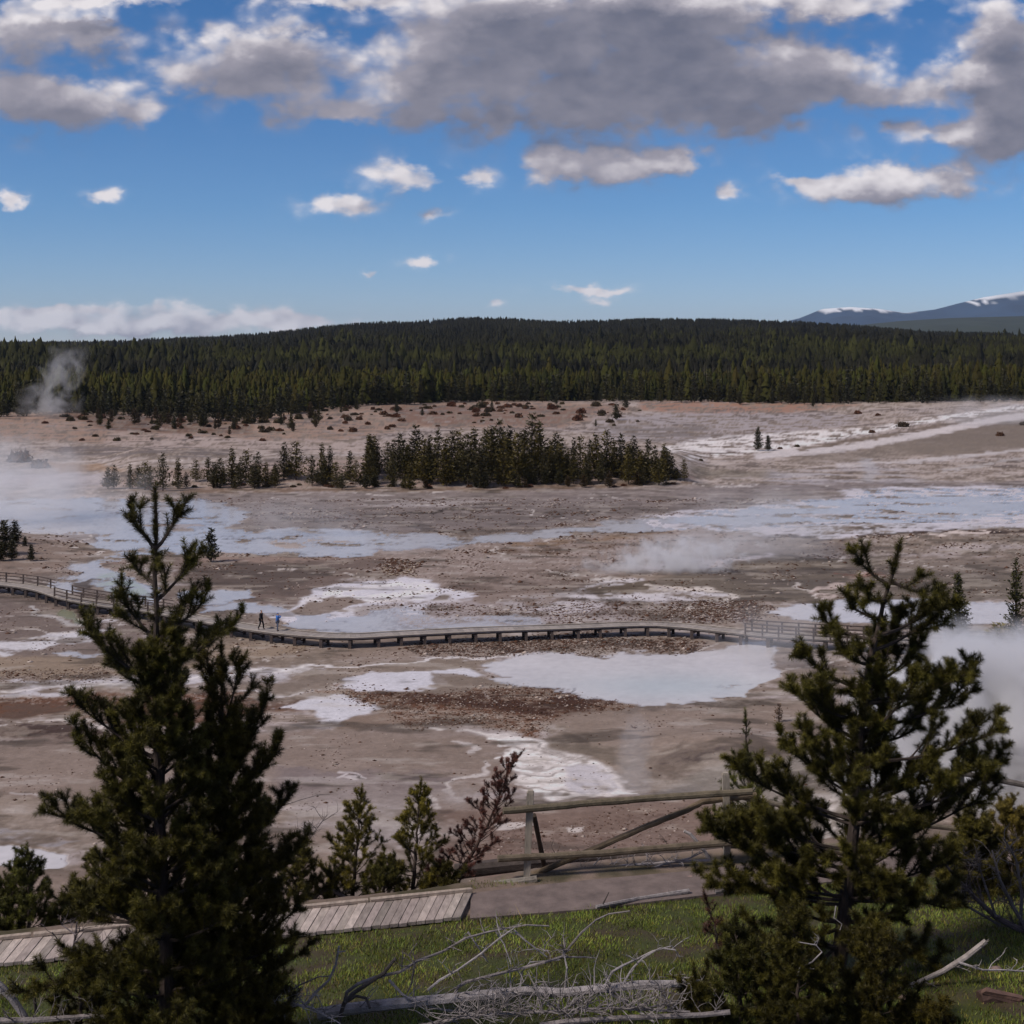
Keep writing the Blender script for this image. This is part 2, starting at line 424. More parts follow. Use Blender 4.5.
# bank
stroke([(700, 538), (760, 538), (850, 538), (890, 534), (930, 531), (1000, 533), (1060, 528)], 1.4, '50382f', 0.9, 1)
stroke([(752, 536), (735, 540), (705, 539)], 1.3, '594844', 0.8, 1.5)
patch([(700, 540), (745, 539), (770, 548), (745, 551), (705, 549)], '73524a', 0.7, 2, 'mottle')
stroke([(930, 533), (985, 533)], 1.0, 'c9b8b2', 0.9, 1)
patch([(850, 541), (930, 536), (1100, 536), (1100, 556), (960, 554), (880, 560), (850, 552)], 'a1928c', 0.75, 3, 'speckpale')
stroke([(1030, 536), (1000, 545), (985, 554), (960, 558)], 1.5, '6c5f59', 0.7, 2)
# tan ground in the middle
patch([(372, 551), (470, 546), (540, 540), (600, 536), (700, 530), (768, 538), (720, 552), (640, 562), (600, 578), (560, 600), (520, 614), (460, 612), (430, 590), (385, 576), (375, 560)], '917e79', 0.9, 2)
patch([(372, 551), (470, 546), (540, 540), (600, 536), (700, 532), (700, 552), (640, 562), (600, 575), (430, 590)], 'ad9a93', 0.6, 3, 'speckpale')
patch([(440, 575), (512, 572), (590, 563), (625, 570), (600, 580), (520, 592), (450, 592)], '6b5750', 0.7, 4, 'mottle')
patch([(478, 550), (530, 543), (585, 547), (560, 556), (500, 556)], '6a4f38', 0.7, 2, 'mottle')
patch([(590, 543), (620, 545), (610, 550), (575, 551)], '6a4f38', 0.6, 2, 'mottle'); patch([(645, 543), (672, 541), (680, 547), (660, 551), (645, 549)], '66482f', 0.75, 2, 'mottle')
stroke([(512, 546), (600, 539), (670, 532)], 1.2, '8f6f50', 0.7, 1.2)
patch([(380, 565), (395, 560), (420, 565), (412, 577), (388, 577)], 'a18d62', 0.75, 2, 'speck')
# creek at the left
patch([(160, 549), (112, 555), (68, 566), (84, 574), (55, 581), (44, 589), (75, 592), (95, 584), (118, 601), (150, 606), (165, 592), (128, 574), (104, 570), (100, 563), (145, 556)], WATER, 0.9, 1.3, 'foam')
patch([(95, 577), (110, 573), (140, 580), (150, 596), (120, 598), (100, 588)], GREENW, 0.6, 2, 'foam')
patch([(72, 582), (96, 579), (92, 588), (76, 590)], '51413f', 0.8, 1.5)
patch([(98, 564), (150, 556), (150, 564), (112, 570)], '8d7672', 0.8, 1.5)
patch([(-80, 540), (30, 536), (75, 545), (110, 552), (70, 562), (60, 574), (10, 576), (-80, 572)], '8f7a72', 0.8, 3)
# mud flat at the centre left
patch([(172, 558), (256, 556), (350, 556), (380, 558), (392, 562), (352, 575), (312, 588), (296, 600), (256, 604), (205, 592), (172, 576)], '7d6964', 0.95, 1.3)
patch([(185, 566), (300, 562), (350, 568), (310, 582), (290, 594), (240, 592), (200, 582)], MUD, 0.9, 4)
patch([(180, 556), (350, 556), (378, 559), (300, 561), (180, 562)], '9c8279', 0.7, 1.5)
patch([(178, 594), (192, 590), (250, 591), (254, 597), (236, 602), (192, 603)], WATER, 1, 1.2)
patch([(200, 611), (206, 606), (232, 603), (290, 605), (320, 612), (300, 617), (240, 613)], WATER, 0.9, 1.2)
# white lagoon in the middle
patch([(285, 608), (300, 600), (312, 590), (340, 582), (365, 580), (432, 580), (442, 588), (478, 594), (465, 600), (432, 606), (415, 614), (372, 622), (300, 624), (256, 614)], 'bcb8c4', 0.97, 1.3)
patch([(300, 600), (350, 586), (430, 583), (440, 592), (400, 600), (330, 610)], 'cbc5ca', 0.7, 2, 'foam')
patch([(290, 607), (312, 600), (355, 597), (366, 602), (342, 612), (300, 619)], '857168', 0.9, 1.2)
patch([(430, 597), (448, 595), (452, 600), (432, 601)], '7b6a62', 0.9, 1); patch([(410, 601), (430, 602), (420, 605), (408, 604)], '7b6a62', 0.9, 1)
patch([(350, 611), (400, 605), (396, 611), (360, 616)], '8f7d75', 0.7, 1.2)
patch([(285, 625), (300, 617), (350, 618), (410, 607), (425, 615), (512, 617), (548, 620), (540, 626), (400, 634), (330, 636)], WATER, 0.95, 1.2, 'foam')
# white braids at the centre right
patch([(505, 616), (555, 602), (578, 590), (600, 582), (640, 578), (655, 588), (700, 590), (738, 596), (722, 606), (680, 600), (640, 604), (560, 614)], 'b9b2b9', 0.95, 1.5, 'foam')
patch([(505, 600), (560, 592), (590, 590), (560, 604), (505, 612)], 'a29a9c', 0.7, 3, 'foam')
patch([(586, 591), (600, 586), (650, 580), (662, 585), (640, 592), (596, 595)], '6d5c4c', 0.9, 1.2)
patch([(380, 600), (520, 600), (700, 600), (760, 612), (740, 624), (400, 626)], 'ab9fa4', 0.5, 3, 'foam')
patch([(370, 604), (700, 602), (720, 622), (380, 626)], '5d4639', 0.28, 3, 'speck')
patch([(655, 578), (700, 570), (768, 557), (850, 559), (960, 560), (1150, 554), (1150, 600), (960, 600), (840, 601), (740, 598), (700, 590), (662, 585)], '75685f', 0.85, 2.5)
patch([(700, 575), (850, 565), (1000, 572), (1000, 590), (760, 595)], '665957', 0.6, 5, 'streak')
patch([(860, 556), (960, 556), (1024, 560), (1024, 575), (900, 570)], '8d7d78', 0.6, 4)
patch([(666, 612), (690, 602), (752, 600), (768, 606), (756, 621), (700, 623)], '4f3a22', 0.9, 2, 'speck')
stroke([(650, 586), (700, 588), (735, 595), (715, 603), (690, 606)], 1.4, 'c2b6b0', 0.85, 1.2)
patch([(640, 566), (700, 560), (768, 552), (778, 556), (725, 565), (650, 572)], 'b8aeb6', 0.85, 2, 'foam')
stroke([(872, 574), (850, 578), (835, 585), (818, 590), (815, 595), (832, 598)], 2.0, 'b9a49e', 0.9, 1.2, 'foam')
stroke([(835, 574), (860, 577), (885, 577)], 1.5, '8c5b4c', 0.7, 1.5)
patch([(765, 612), (792, 606), (840, 600), (900, 598), (960, 600), (1014, 603), (1014, 620), (960, 626), (850, 624), (775, 618)], MILK, 1, 1.3)
# ---- left, below the boardwalk
patch([(-160, 590), (40, 600), (150, 622), (150, 655), (60, 660), (-160, 660)], '7d6c6a', 0.8, 3)
patch([(-120, 648), (0, 641), (30, 640), (60, 632), (92, 625), (130, 617), (160, 618), (128, 623), (100, 631), (86, 642), (60, 645), (40, 650), (0, 658), (-120, 668)], 'b9b5bd', 0.95, 1.2, 'foam')
patch([(50, 640), (75, 636), (85, 640), (60, 644)], '766a68', 0.8, 1.2)
stroke([(30, 606), (36, 613), (60, 618), (78, 624)], 1.8, 'a9a3a4', 0.85, 1.2)
stroke([(62, 612), (75, 616), (84, 622)], 2.6, GREENW, 0.6, 2)
patch([(52, 653), (70, 650), (100, 653), (98, 658), (60, 657)], WATER, 0.9, 1)
stroke([(60, 656), (100, 654), (135, 651)], 1.0, 'b2aaae', 0.8, 1); stroke([(190, 637), (205, 633), (218, 632)], 1.0, 'b2aaae', 0.8, 1)
stroke([(200, 655), (230, 650), (262, 645)], 1.2, 'b2aaae', 0.7, 1)
patch([(-160, 656), (110, 658), (260, 640), (340, 640), (320, 648), (256, 662), (120, 678), (-160, 676)], '95806f', 0.85, 2.5)
patch([(-160, 670), (100, 668), (120, 680), (-160, 684)], '6a5650', 0.6, 2, 'speck')
stroke([(256, 661), (310, 650), (340, 647)], 0.8, '5b4638', 0.7, 1, 'speck')
patch([(-160, 684), (0, 682), (120, 678), (200, 672), (310, 664), (330, 670), (240, 682), (120, 690), (0, 698), (-160, 702)], 'b3adb5', 0.9, 1.5, 'foam')
stroke([(-160, 692), (0, 690), (100, 687), (200, 676), (300, 667), (400, 662), (480, 657), (520, 655)], 1.1, 'c5bec0', 0.9, 1)
patch([(338, 668), (420, 662), (490, 659), (504, 664), (440, 670), (360, 672)], '8a7970', 0.9, 1.2)
patch([(256, 683), (300, 678), (362, 676), (350, 684), (290, 692), (256, 692)], '86766f', 0.85, 1.2)
stroke([(240, 695), (300, 691), (345, 688)], 1.1, 'b9b0b2', 0.85, 1)
patch([(343, 683), (360, 676), (385, 673), (420, 676), (440, 672), (470, 668), (480, 676), (440, 682), (405, 690), (370, 692), (350, 689)], 'bab7c3', 0.95, 1.2)
patch([(430, 676), (512, 682), (570, 692), (500, 692), (440, 688)], '86756d', 0.85, 1.3)
# speckled band between boardwalk and pool
patch([(330, 640), (500, 635), (700, 634), (800, 640), (760, 650), (560, 653), (420, 658), (330, 658)], '8f7c74', 0.8, 2)
patch([(400, 648), (450, 640), (560, 636), (700, 638), (700, 652), (560, 654), (420, 657)], '4d3729', 0.9, 2, 'speck')
patch([(590, 640), (625, 642), (620, 648), (590, 648)], 'a79fae', 0.6, 1.5, 'foam')
# milky pool
patch([(478, 668), (512, 656), (560, 654), (620, 655), (690, 652), (722, 648), (745, 640), (775, 645), (775, 670), (768, 680), (750, 690), (705, 702), (660, 704), (610, 704), (590, 700), (572, 694), (545, 691), (520, 687), (490, 680), (512, 676)], MILK, 1, 1.2)
stroke([(575, 691), (582, 697), (592, 699)], 0.8, '8b8080', 0.8, 0.8)
stroke([(512, 683), (540, 690), (555, 691)], 0.8, '7d706c', 0.8, 0.8)
stroke([(720, 686), (750, 684)], 0.7, '978f94', 0.7, 0.8)
# rust bands
patch([(380, 692), (530, 689), (640, 703), (615, 712), (540, 720), (480, 722), (400, 714)], '5f3b27', 0.75, 3, 'mottle')
patch([(-160, 702), (140, 697), (300, 699), (305, 710), (120, 720), (-160, 716)], '6a4530', 0.75, 3)
patch([(308, 692), (340, 688), (380, 694), (480, 690), (530, 689), (560, 692), (638, 703), (615, 711), (560, 711), (540, 722), (540, 737), (500, 727), (440, 723), (400, 727), (335, 730), (326, 722), (380, 714), (386, 704), (345, 695)], '8b7468', 0.9, 1.5)
patch([(308, 690), (340, 687), (380, 693), (480, 689), (530, 688), (570, 692), (640, 703), (615, 712), (560, 712), (540, 722), (545, 737), (500, 727), (440, 724), (400, 727), (390, 712), (345, 697)], RUST, 0.95, 1.5, 'speck')
patch([(375, 694), (440, 692), (512, 690), (560, 694), (635, 703), (600, 711), (540, 712), (470, 711), (410, 704)], DRUST, 0.85, 2.5, 'mottle')
patch([(-160, 700), (100, 695), (140, 693), (300, 697), (310, 710), (200, 723), (120, 722), (-160, 717)], RUST, 0.85, 2, 'mottle')
patch([(-160, 697), (100, 693), (300, 697), (300, 703), (-160, 706)], 'a39490', 0.6, 1.5, 'speckpale')
patch([(-160, 722), (80, 718), (160, 722), (160, 727), (80, 728), (-160, 731)], 'a99a97', 0.7, 1.5, 'mottle')
patch([(-160, 727), (80, 723), (125, 732), (70, 741), (-160, 748)], '4c2d26', 0.85, 2, 'mottle')
stroke([(190, 727), (230, 724), (262, 722)], 1.2, 'b1a6a7', 0.8, 1)
patch([(276, 707), (300, 700), (330, 696), (372, 701), (382, 708), (352, 717), (335, 722), (315, 718), (308, 712)], 'bcb9c4', 0.95, 1.5)
patch([(285, 722), (330, 718), (345, 726), (300, 728)], '8b848c', 0.7, 1.5)
# pale fan
patch([(-160, 745), (140, 735), (300, 730), (440, 728), (500, 745), (520, 790), (440, 800), (200, 800), (-160, 800)], '8d7a74', 0.75, 3)
patch([(270, 768), (420, 768), (470, 780), (430, 800), (300, 800), (270, 785)], '80727a', 0.65, 4)
stroke([(430, 726), (470, 733), (512, 744), (540, 752)], 1.6, 'c0b7b4', 0.9, 1.3, 'foam')
FAN = [(490, 738), (520, 735), (548, 742), (582, 755), (602, 768), (622, 775), (642, 788), (620, 795), (590, 797), (560, 792), (530, 792), (506, 772), (510, 752)]
patch(FAN, '9b8e88', 0.9, 3)
patch(FAN, 'c4bab8', 0.9, 3, 'streak')
patch(FAN, 'c8bfc0', 0.8, 3, 'mottle')
for dy_ in range(0, 50, 7):
    stroke([(492 + dy_ * .5, 742 + dy_), (530 + dy_, 741 + dy_), (575 + dy_, 756 + dy_ * .7), (610 + dy_ * .6, 775 + dy_ * .4)], 1.0, 'd0c7c7', 0.9, 1.1, 'foam')
    stroke([(500 + dy_ * .5, 746 + dy_), (540 + dy_, 746 + dy_), (580 + dy_ * .8, 762 + dy_ * .7)], 0.8, '75665e', 0.6, 1.1, 'streak')
patch([(560, 768), (600, 770), (630, 784), (600, 793), (565, 785)], 'a8a2ad', 0.7, 2, 'foam')
stroke([(455, 745), (476, 752), (488, 762), (479, 775), (462, 783), (452, 791), (476, 800), (502, 806)], 1.8, 'b7acaa', 0.85, 1.3, 'foam')
stroke([(334, 767), (352, 770), (360, 774), (350, 777), (336, 776), (345, 772)], 1.3, 'b9aeb0', 0.85, 1.2); stroke([(350, 774), (358, 775)], 0.9, '554a4c', 0.8, 0.8)
patch([(640, 706), (720, 708), (730, 714), (660, 713)], '6e6060', 0.6, 1.5, 'streak')
patch([(540, 715), (800, 706), (900, 720), (900, 745), (700, 745), (600, 740)], '927f77', 0.8, 4)
patch([(550, 742), (620, 745), (625, 768), (590, 758)], '786a60', 0.7, 3)
patch([(652, 760), (680, 750), (732, 750), (722, 766), (692, 778), (655, 777)], '5a4b4c', 0.85, 3, 'mottle')
patch([(690, 778), (760, 755), (850, 745), (900, 760), (900, 850), (640, 830), (640, 800)], '8b8380', 0.8, 5)
patch([(440, 800), (560, 800), (690, 795), (760, 830), (760, 880), (440, 880)], '866c64', 0.85, 6)
patch([(470, 820), (690, 812), (700, 850), (470, 850)], '6f544b', 0.6, 5, 'speck')
patch([(495, 822), (530, 824), (525, 829), (497, 828)], 'bdb1ae', 0.85, 1.5); patch([(558, 825), (580, 825), (580, 830), (560, 830)], 'bdb1ae', 0.85, 1.2)
patch([(280, 785), (480, 790), (480, 840), (300, 840)], '978a88', 0.6, 6, 'foam')
stroke([(12, 797), (45, 795), (60, 798), (75, 803)], 1.3, 'ada19f', 0.85, 1.2)
patch([(-160, 806), (60, 808), (90, 822), (50, 832), (-160, 828)], 'a19087', 0.6, 4, 'foam')
patch([(-160, 834), (40, 833), (70, 840), (50, 845), (-160, 845)], '918b94', 0.75, 2, 'foam')
patch([(-200, 850), (20, 848), (46, 849), (68, 853), (58, 862), (30, 866), (-200, 870)], MILK, 1, 1.2)
patch([(-160, 870), (60, 868), (100, 850), (330, 830), (330, 960), (-160, 960)], '8f7b74', 0.8, 5)

keepm = (1 - sstep(0.2, 0.5, WET))
lay(ALL, TH * keepm * 0.75, C('c4bab6'))
dk = sstep(0.10, 0.32, fbm(X * 0.4, Yv, 4.0, 4, 111, .65)) * zone * keepm
lay(ALL, dk * 0.55, C('4f433c'))
lt = sstep(0.10, 0.32, fbm(X * 0.4, Yv, 3.0, 4, 121, .65)) * zone * keepm
lay(ALL, lt * 0.35, C('b5aaa2'))
# slope in front of the basin, grass by the path, forest floor
slope = np.where((Yv <= 57) & (Yv > y_near(X)))[0]
COLR[slope] = C('8c7870') * (1 + 0.25 * n_s[slope] + 0.25 * n_m[slope])[:, None]
lipg = np.exp(-((Yv - y_far(X) - 0.25) / 0.35) ** 2) * (Yv < 40)
lay(ALL, np.clip(lipg * sstep(-0.3, 0.2, n_s + 0.4 * n_m), 0, 1) * 0.8, C('4b4a24'))
gr = np.where(Yv <= y_near(X) + 0.02)[0]
a_ = sstep(-0.35, 0.3, n_s[gr] + 0.5 * n_m[gr])[:, None]
COLR[gr] = C('443a2c') * (1 - a_) + C('3f4420') * a_
WET[gr] = 0; WET[slope] = 0
fl = sstep(600, 700, Yv)
edge_py = np.interp(PX, [-400, 0, 60, 110, 200, 256, 340, 450, 650, 700, 800, 1024, 1500], [418, 418, 412, 416, 422, 420, 408, 402, 401, 402, 404, 401, 400])
fl = np.maximum(fl * (PY < edge_py - 6), sstep(1000, 1100, Yv))
fl = np.where(PY < edge_py - 5, 1.0, 0.0) * (Yv > 300)
lay(ALL, fl * 0.95, C('35301f'))
WET[fl > 0.5] = 0
farp = Yv > 4000
COLR[farp] = C('2c3428')

# flat hot water: only where the ground is low and level
Zw = Z.copy()
soft = WET
wlevel = 0.0
isl = (Yv < 262) & (Yv > 57)
soft = soft * isl * (1 - sstep(0.22, 0.45, Z))
Zw = Z * (1 - np.where(isl, sstep(0.1, 0.6, soft), 0)) - 0.10 * sstep(0.3, 0.8, soft)
VERT = np.stack([X, Yv, Zw], 1)
ii = np.arange(nr * nc).reshape(nr, nc)
quads = np.stack([ii[:-1, :-1], ii[:-1, 1:], ii[1:, 1:], ii[1:, :-1]], -1).reshape(-1, 4)

gm, gnt, gb = newmat('ground crust')
N, L = gnt.nodes, gnt.links
at = N.new('ShaderNodeAttribute'); at.attribute_name = 'tint'
tc = N.new('ShaderNodeTexCoord')
n1 = N.new('ShaderNodeTexNoise'); n1.inputs['Scale'].default_value = 3.0; n1.inputs['Detail'].default_value = 8; n1.inputs['Roughness'].default_value = 0.7
L.new(tc.outputs['Object'], n1.inputs['Vector'])
mr = N.new('ShaderNodeMapRange'); mr.inputs[1].default_value = 0.3; mr.inputs[2].default_value = 0.7; mr.inputs[3].default_value = 0.84; mr.inputs[4].default_value = 1.14
L.new(n1.outputs['Fac'], mr.inputs[0])
vm = N.new('ShaderNodeVectorMath'); vm.operation = 'SCALE'
L.new(at.outputs['Color'], vm.inputs[0]); L.new(mr.outputs[0], vm.inputs['Scale'])
L.new(vm.outputs[0], gb.inputs['Base Color'])
wa = N.new('ShaderNodeAttribute'); wa.attribute_name = 'damp'
mr2 = N.new('ShaderNodeMapRange'); mr2.inputs[3].default_value = 0.85; mr2.inputs[4].default_value = 0.3
L.new(wa.outputs['Fac'], mr2.inputs[0]); L.new(mr2.outputs[0], gb.inputs['Roughness'])
gb.inputs['Specular IOR Level'].default_value = 0.25
bp = N.new('ShaderNodeBump'); bp.inputs['Strength'].default_value = 0.35; bp.inputs['Distance'].default_value = 0.25
L.new(n1.outputs['Fac'], bp.inputs['Height']); L.new(bp.outputs[0], gb.inputs['Normal'])
veg = (Yv <= y_near(X) + 0.02) | (fl > 0.5) | farp
lum = COLR.mean(1)
gain = np.where(veg, 1.0, 0.86 * (np.clip(lum, .02, 1) / 0.22) ** np.where(lum < 0.22, 0.42, 0.36))
COLR = COLR * gain[:, None]
COLR[~veg] = COLR[~veg] * 0.80 + COLR[~veg].mean(1)[:, None] * 0.20
wm_ = sstep(0.30, 0.16, COLR.mean(1))[:, None] * (~veg)[:, None]
COLR = COLR * (1 + wm_ * np.array([0.03, 0.0, -0.075]))
COLR = np.clip(COLR, 0.01, 0.66)
damp = np.clip(WET, 0, 1)
ground = np_mesh('ground', VERT, quads, 4, gm, colors=COLR, smooth=True, attrs={'damp': damp})
tag(ground, kind='structure')

# loose stones and crust lumps lying over the speckled crust
def stones():
    rng = np.random.default_rng(55)
    area = np.where((Yv > 66) & (Yv < 245) & (np.abs(X / Ys) < 0.42) & (WET < .05), (Ys / 130) ** 3, 0)
    pr = area * (0.018 + SPK * 1.0 + 0.25 * sstep(0.15, 0.4, n_m))
    n = 26000; k = rng.choice(len(X), n, p=pr / pr.sum())
    x = X[k] + rng.normal(0, .4, n); y = Yv[k] + rng.normal(0, .6, n); z = Zw[k]
    s = rng.uniform(.04, .12, n) * (1 + 1.2 * (rng.random(n) < .05)) * np.clip(y / 130, .35, 1.5) ** 1.3
    o = np.array([[1, 0, 0], [0, 1, 0], [-1, 0, 0], [0, -1, 0], [0, 0, .8], [0, 0, -.3]], float)
    f = np.array([[0, 1, 4], [1, 2, 4], [2, 3, 4], [3, 0, 4], [1, 0, 5], [2, 1, 5], [3, 2, 5], [0, 3, 5]])
    j = rng.uniform(.6, 1.3, (n, 6, 3))
    v = o[None] * j * s[:, None, None] * np.array([1.3, 1.3, .7]) + np.stack([x, y, z], 1)[:, None]
    c = np.where((rng.random(n) < .8)[:, None], C('4d3427'), C('a2948c')) * rng.uniform(.6, 1.3, (n, 1))
    o_ = np_mesh('loose_stones', v.reshape(-1, 3), (f[None] + (np.arange(n) * 6)[:, None, None]).reshape(-1, 3), 3, mat_proc('crust stones', (1, 1, 1), .9, .1, 3, attr=True), colors=np.repeat(c, 6, 0))
    tag(o_, 'dark brown loose stones and crust lumps strewn over the geyser flats', 'stones', kind='stuff')
stones()
# water sheet
S2 = soft.reshape(nr, nc)
m_ = (S2[:-1, :-1] > 0.35) | (S2[:-1, 1:] > 0.35) | (S2[1:, 1:] > 0.35) | (S2[1:, :-1] > 0.35)
wq = quads[m_.ravel()]
used = np.unique(wq); remap = -np.ones(nr * nc, dtype=np.int64); remap[used] = np.arange(len(used))
wv = np.stack([X[used], Yv[used], np.full(len(used), -0.02)], 1)
wm, wnt, wb = newmat('milky hot water')
N, L = wnt.nodes, wnt.links
at = N.new('ShaderNodeAttribute'); at.attribute_name = 'tint'
L.new(at.outputs['Color'], wb.inputs['Base Color'])
wb.inputs['Roughness'].default_value = 0.21; wb.inputs['IOR'].default_value = 1.33
tc = N.new('ShaderNodeTexCoord'); n1 = N.new('ShaderNodeTexNoise'); n1.inputs['Scale'].default_value = 2.5; n1.inputs['Detail'].default_value = 3
L.new(tc.outputs['Object'], n1.inputs['Vector'])
bp = N.new('ShaderNodeBump'); bp.inputs['Strength'].default_value = 0.25; bp.inputs['Distance'].default_value = 0.03
L.new(n1.outputs['Fac'], bp.inputs['Height']); L.new(bp.outputs[0], wb.inputs['Normal'])
wcol = COLR[used] * 0.92
near_pool = (np.exp(-((PX[used] - 670) / 95) ** 2 - ((PY[used] - 686) / 13) ** 2))[:, None]
wcol = wcol * (1 - 0.55 * near_pool) + np.array(C('a3b2ba')) * 0.55 * near_pool
water = np_mesh('water', wv, remap[wq], 4, wm, colors=wcol, smooth=True)
tag(water, kind='structure')

# ------------------------------------------------------------------ mountains far away
def mountain(name, prof, Y0, depth, base, seed, col, snow=None):
    prof = np.array(prof, float)
    u = np.linspace(prof[0, 0], prof[-1, 0], 260); v = np.linspace(-1, 1, 41)
    U, V = np.meshgrid(u, v)
    Yg = Y0 + V * depth; Xg = (U - 512) / F * Y0
    hz = ZC - (np.interp(U, prof[:, 0], prof[:, 1]) - HOR) / F * Y0
    n = fbm(Xg, Yg, Y0 * 0.06, 5, seed, 0.55)
    fall = 1 - np.abs(V) ** 1.15
    Zg = base + (hz - base) * np.clip(fall * (1 + 0.35 * n * (1 - fall) * 3), 0, 1.0)
    c = np.zeros(U.shape + (3,)); c[:] = C(col)
    c *= (1 + 0.3 * fbm(Xg, Yg, Y0 * 0.03, 3, seed + 5))[..., None]
    if snow is not None:
        sn = snow(U, Zg, fbm(Xg, Yg, Y0 * 0.009, 4, seed + 9, 0.8))
        c = c * (1 - sn[..., None]) + np.array([0.75, 0.77, 0.82]) * sn[..., None]
    k = np.arange(U.size).reshape(U.shape)
    q = np.stack([k[:-1, :-1], k[:-1, 1:], k[1:, 1:], k[1:, :-1]], -1).reshape(-1, 4)
    mm = mat_proc(name + ' slope', (1, 1, 1), 0.9, 0.08, 0.002, attr=True)
    o = np_mesh(name, np.stack([Xg, Yg, Zg], -1).reshape(-1, 3), q, 4, mm, colors=c.reshape(-1, 3), smooth=True)
    tag(o, kind='structure')
def snowf(U, Zg, n):
    top = np.interp(U, [700, 812, 822, 850, 880, 905, 925, 960, 966, 985, 1010, 1030, 1100, 1500], [0, 0, 1, 1, 1, .6, 0, 0, 1, 1, .7, .8, 1, 1])
    zz = np.interp(U, [800, 850, 905, 965, 1024, 1400], [368, 378, 362, 455, 530, 640])
    return sstep(0.0, 0.10, (Zg - zz) / 110 + 0.9 * n - 0.05) * top
mountain('mountain', [(640, 345), (720, 332), (780, 323), (800, 318), (822, 309), (850, 307), (880, 309), (905, 313), (935, 309.5), (960, 303), (985, 297), (1005, 294), (1024, 291), (1060, 284), (1150, 278), (1300, 290), (1500, 320), (1700, 345)], 13000, 2600, 10, 71, '263d58', snowf)
mountain('hill', [(640, 348), (740, 338), (800, 332), (860, 325), (900, 321), (950, 318), (1024, 316), (1100, 314), (1250, 318), (1500, 335), (1700, 348)], 7200, 1500, 15, 83, '2c342b')
mountain('hill', [(-700, 348), (-400, 343), (-100, 342), (100, 342), (300, 345), (500, 347)], 7800, 1500, 15, 93, '2c342b')
# ------------------------------------------------------------------ camera
cam = bpy.data.cameras.new('Camera'); cam_o = bpy.data.objects.new('Camera', cam); COL.objects.link(cam_o)
cam_o.location = (0, 0, ZC); cam_o.rotation_euler = (math.radians(90), 0, 0)
cam.sensor_fit = 'HORIZONTAL'; cam.sensor_width = 36; cam.lens = 36 * F / 1024
cam.shift_y = -(512 - HOR) / 1024
cam.clip_start = 0.1; cam.clip_end = 60000
scene.camera = cam_o

# ------------------------------------------------------------------ light
SUN_EL, SUN_AZ = math.radians(47), math.radians(-118)      # from the left, a little behind the camera
sd = Vector((math.sin(SUN_AZ) * math.cos(SUN_EL), math.cos(SUN_AZ) * math.cos(SUN_EL), math.sin(SUN_EL)))
sl = bpy.data.lights.new('Sun', 'SUN'); sl.energy = SUN_E; sl.angle = math.radians(SUN_ANG); sl.color = (1.0, 0.91, 0.80)
so = bpy.data.objects.new('Sun', sl); COL.objects.link(so)
so.rotation_euler = (-sd).to_track_quat('-Z', 'Y').to_euler()
so.location = (0, 0, 300)

world = bpy.data.worlds.new('World'); scene.world = world; world.use_nodes = True
wn = world.node_tree; N, L = wn.nodes, wn.links
bg = N['Background']; wout = N['World Output']
sky = N.new('ShaderNodeTexSky'); sky.sky_type = 'NISHITA'; sky.sun_disc = False
sky.sun_elevation = SUN_EL; sky.sun_rotation = SUN_AZ
sky.altitude = 2300; sky.air_density = 1.0; sky.dust_density = 0.3; sky.ozone_density = 3.0
hs = N.new('ShaderNodeHueSaturation'); hs.inputs['Saturation'].default_value = SKY_SAT; hs.inputs['Value'].default_value = 1.0
L.new(sky.outputs[0], hs.inputs['Color'])
tcw = N.new('ShaderNodeTexCoord'); sx = N.new('ShaderNodeSeparateXYZ'); L.new(tcw.outputs['Generated'], sx.inputs[0])
elr = N.new('ShaderNodeValToRGB'); L.new(sx.outputs['Z'], elr.inputs[0])
els = elr.color_ramp.elements
els[0].position = 0.0; els[0].color = (*SKY_LOW, 1); els[1].position = 0.30; els[1].color = (*SKY_TOP, 1)
e = els.new(0.1); e.color = (*SKY_MID, 1)
tm = N.new('ShaderNodeMix'); tm.data_type = 'RGBA'; tm.blend_type = 'MULTIPLY'; tm.inputs[0].default_value = 1
L.new(hs.outputs[0], tm.inputs[6]); L.new(elr.outputs[0], tm.inputs[7])
L.new(tm.outputs[2], bg.inputs['Color']); bg.inputs['Strength'].default_value = SKY_STR

def math_(op, a, b=None, c=None, clamp=False):
    n = N.new('ShaderNodeMath'); n.operation = op; n.use_clamp = clamp
    for i, v in enumerate((a, b, c)):
        if v is None: continue
        if hasattr(v, 'is_linked') or isinstance(v, bpy.types.NodeSocket): L.new(v, n.inputs[i])
        else: n.inputs[i].default_value = v
    return n.outputs[0]
ay = math_('ABSOLUTE', sx.outputs['Y']); ay = math_('MAXIMUM', ay, 0.06)
u = math_('DIVIDE', sx.outputs['X'], ay); v = math_('DIVIDE', sx.outputs['Z'], ay)
cb = N.new('ShaderNodeCombineXYZ'); L.new(u, cb.inputs[0]); L.new(v, cb.inputs[1])
vs_ = N.new('ShaderNodeVectorMath'); vs_.operation = 'SCALE'; vs_.inputs['Scale'].default_value = F
L.new(cb.outputs[0], vs_.inputs[0]); UV = vs_.outputs[0]      # tangent-plane coordinates of the sky
wz = N.new('ShaderNodeVectorMath'); wz.operation = 'MULTIPLY'; L.new(UV, wz.inputs[0]); wz.inputs[1].default_value = (1 / 52.0, 1 / 34.0, 0)
wno = N.new('ShaderNodeTexNoise'); wno.inputs['Scale'].default_value = 1.0; wno.inputs['Detail'].default_value = 7; wno.inputs['Roughness'].default_value = 0.66
L.new(wz.outputs[0], wno.inputs['Vector'])
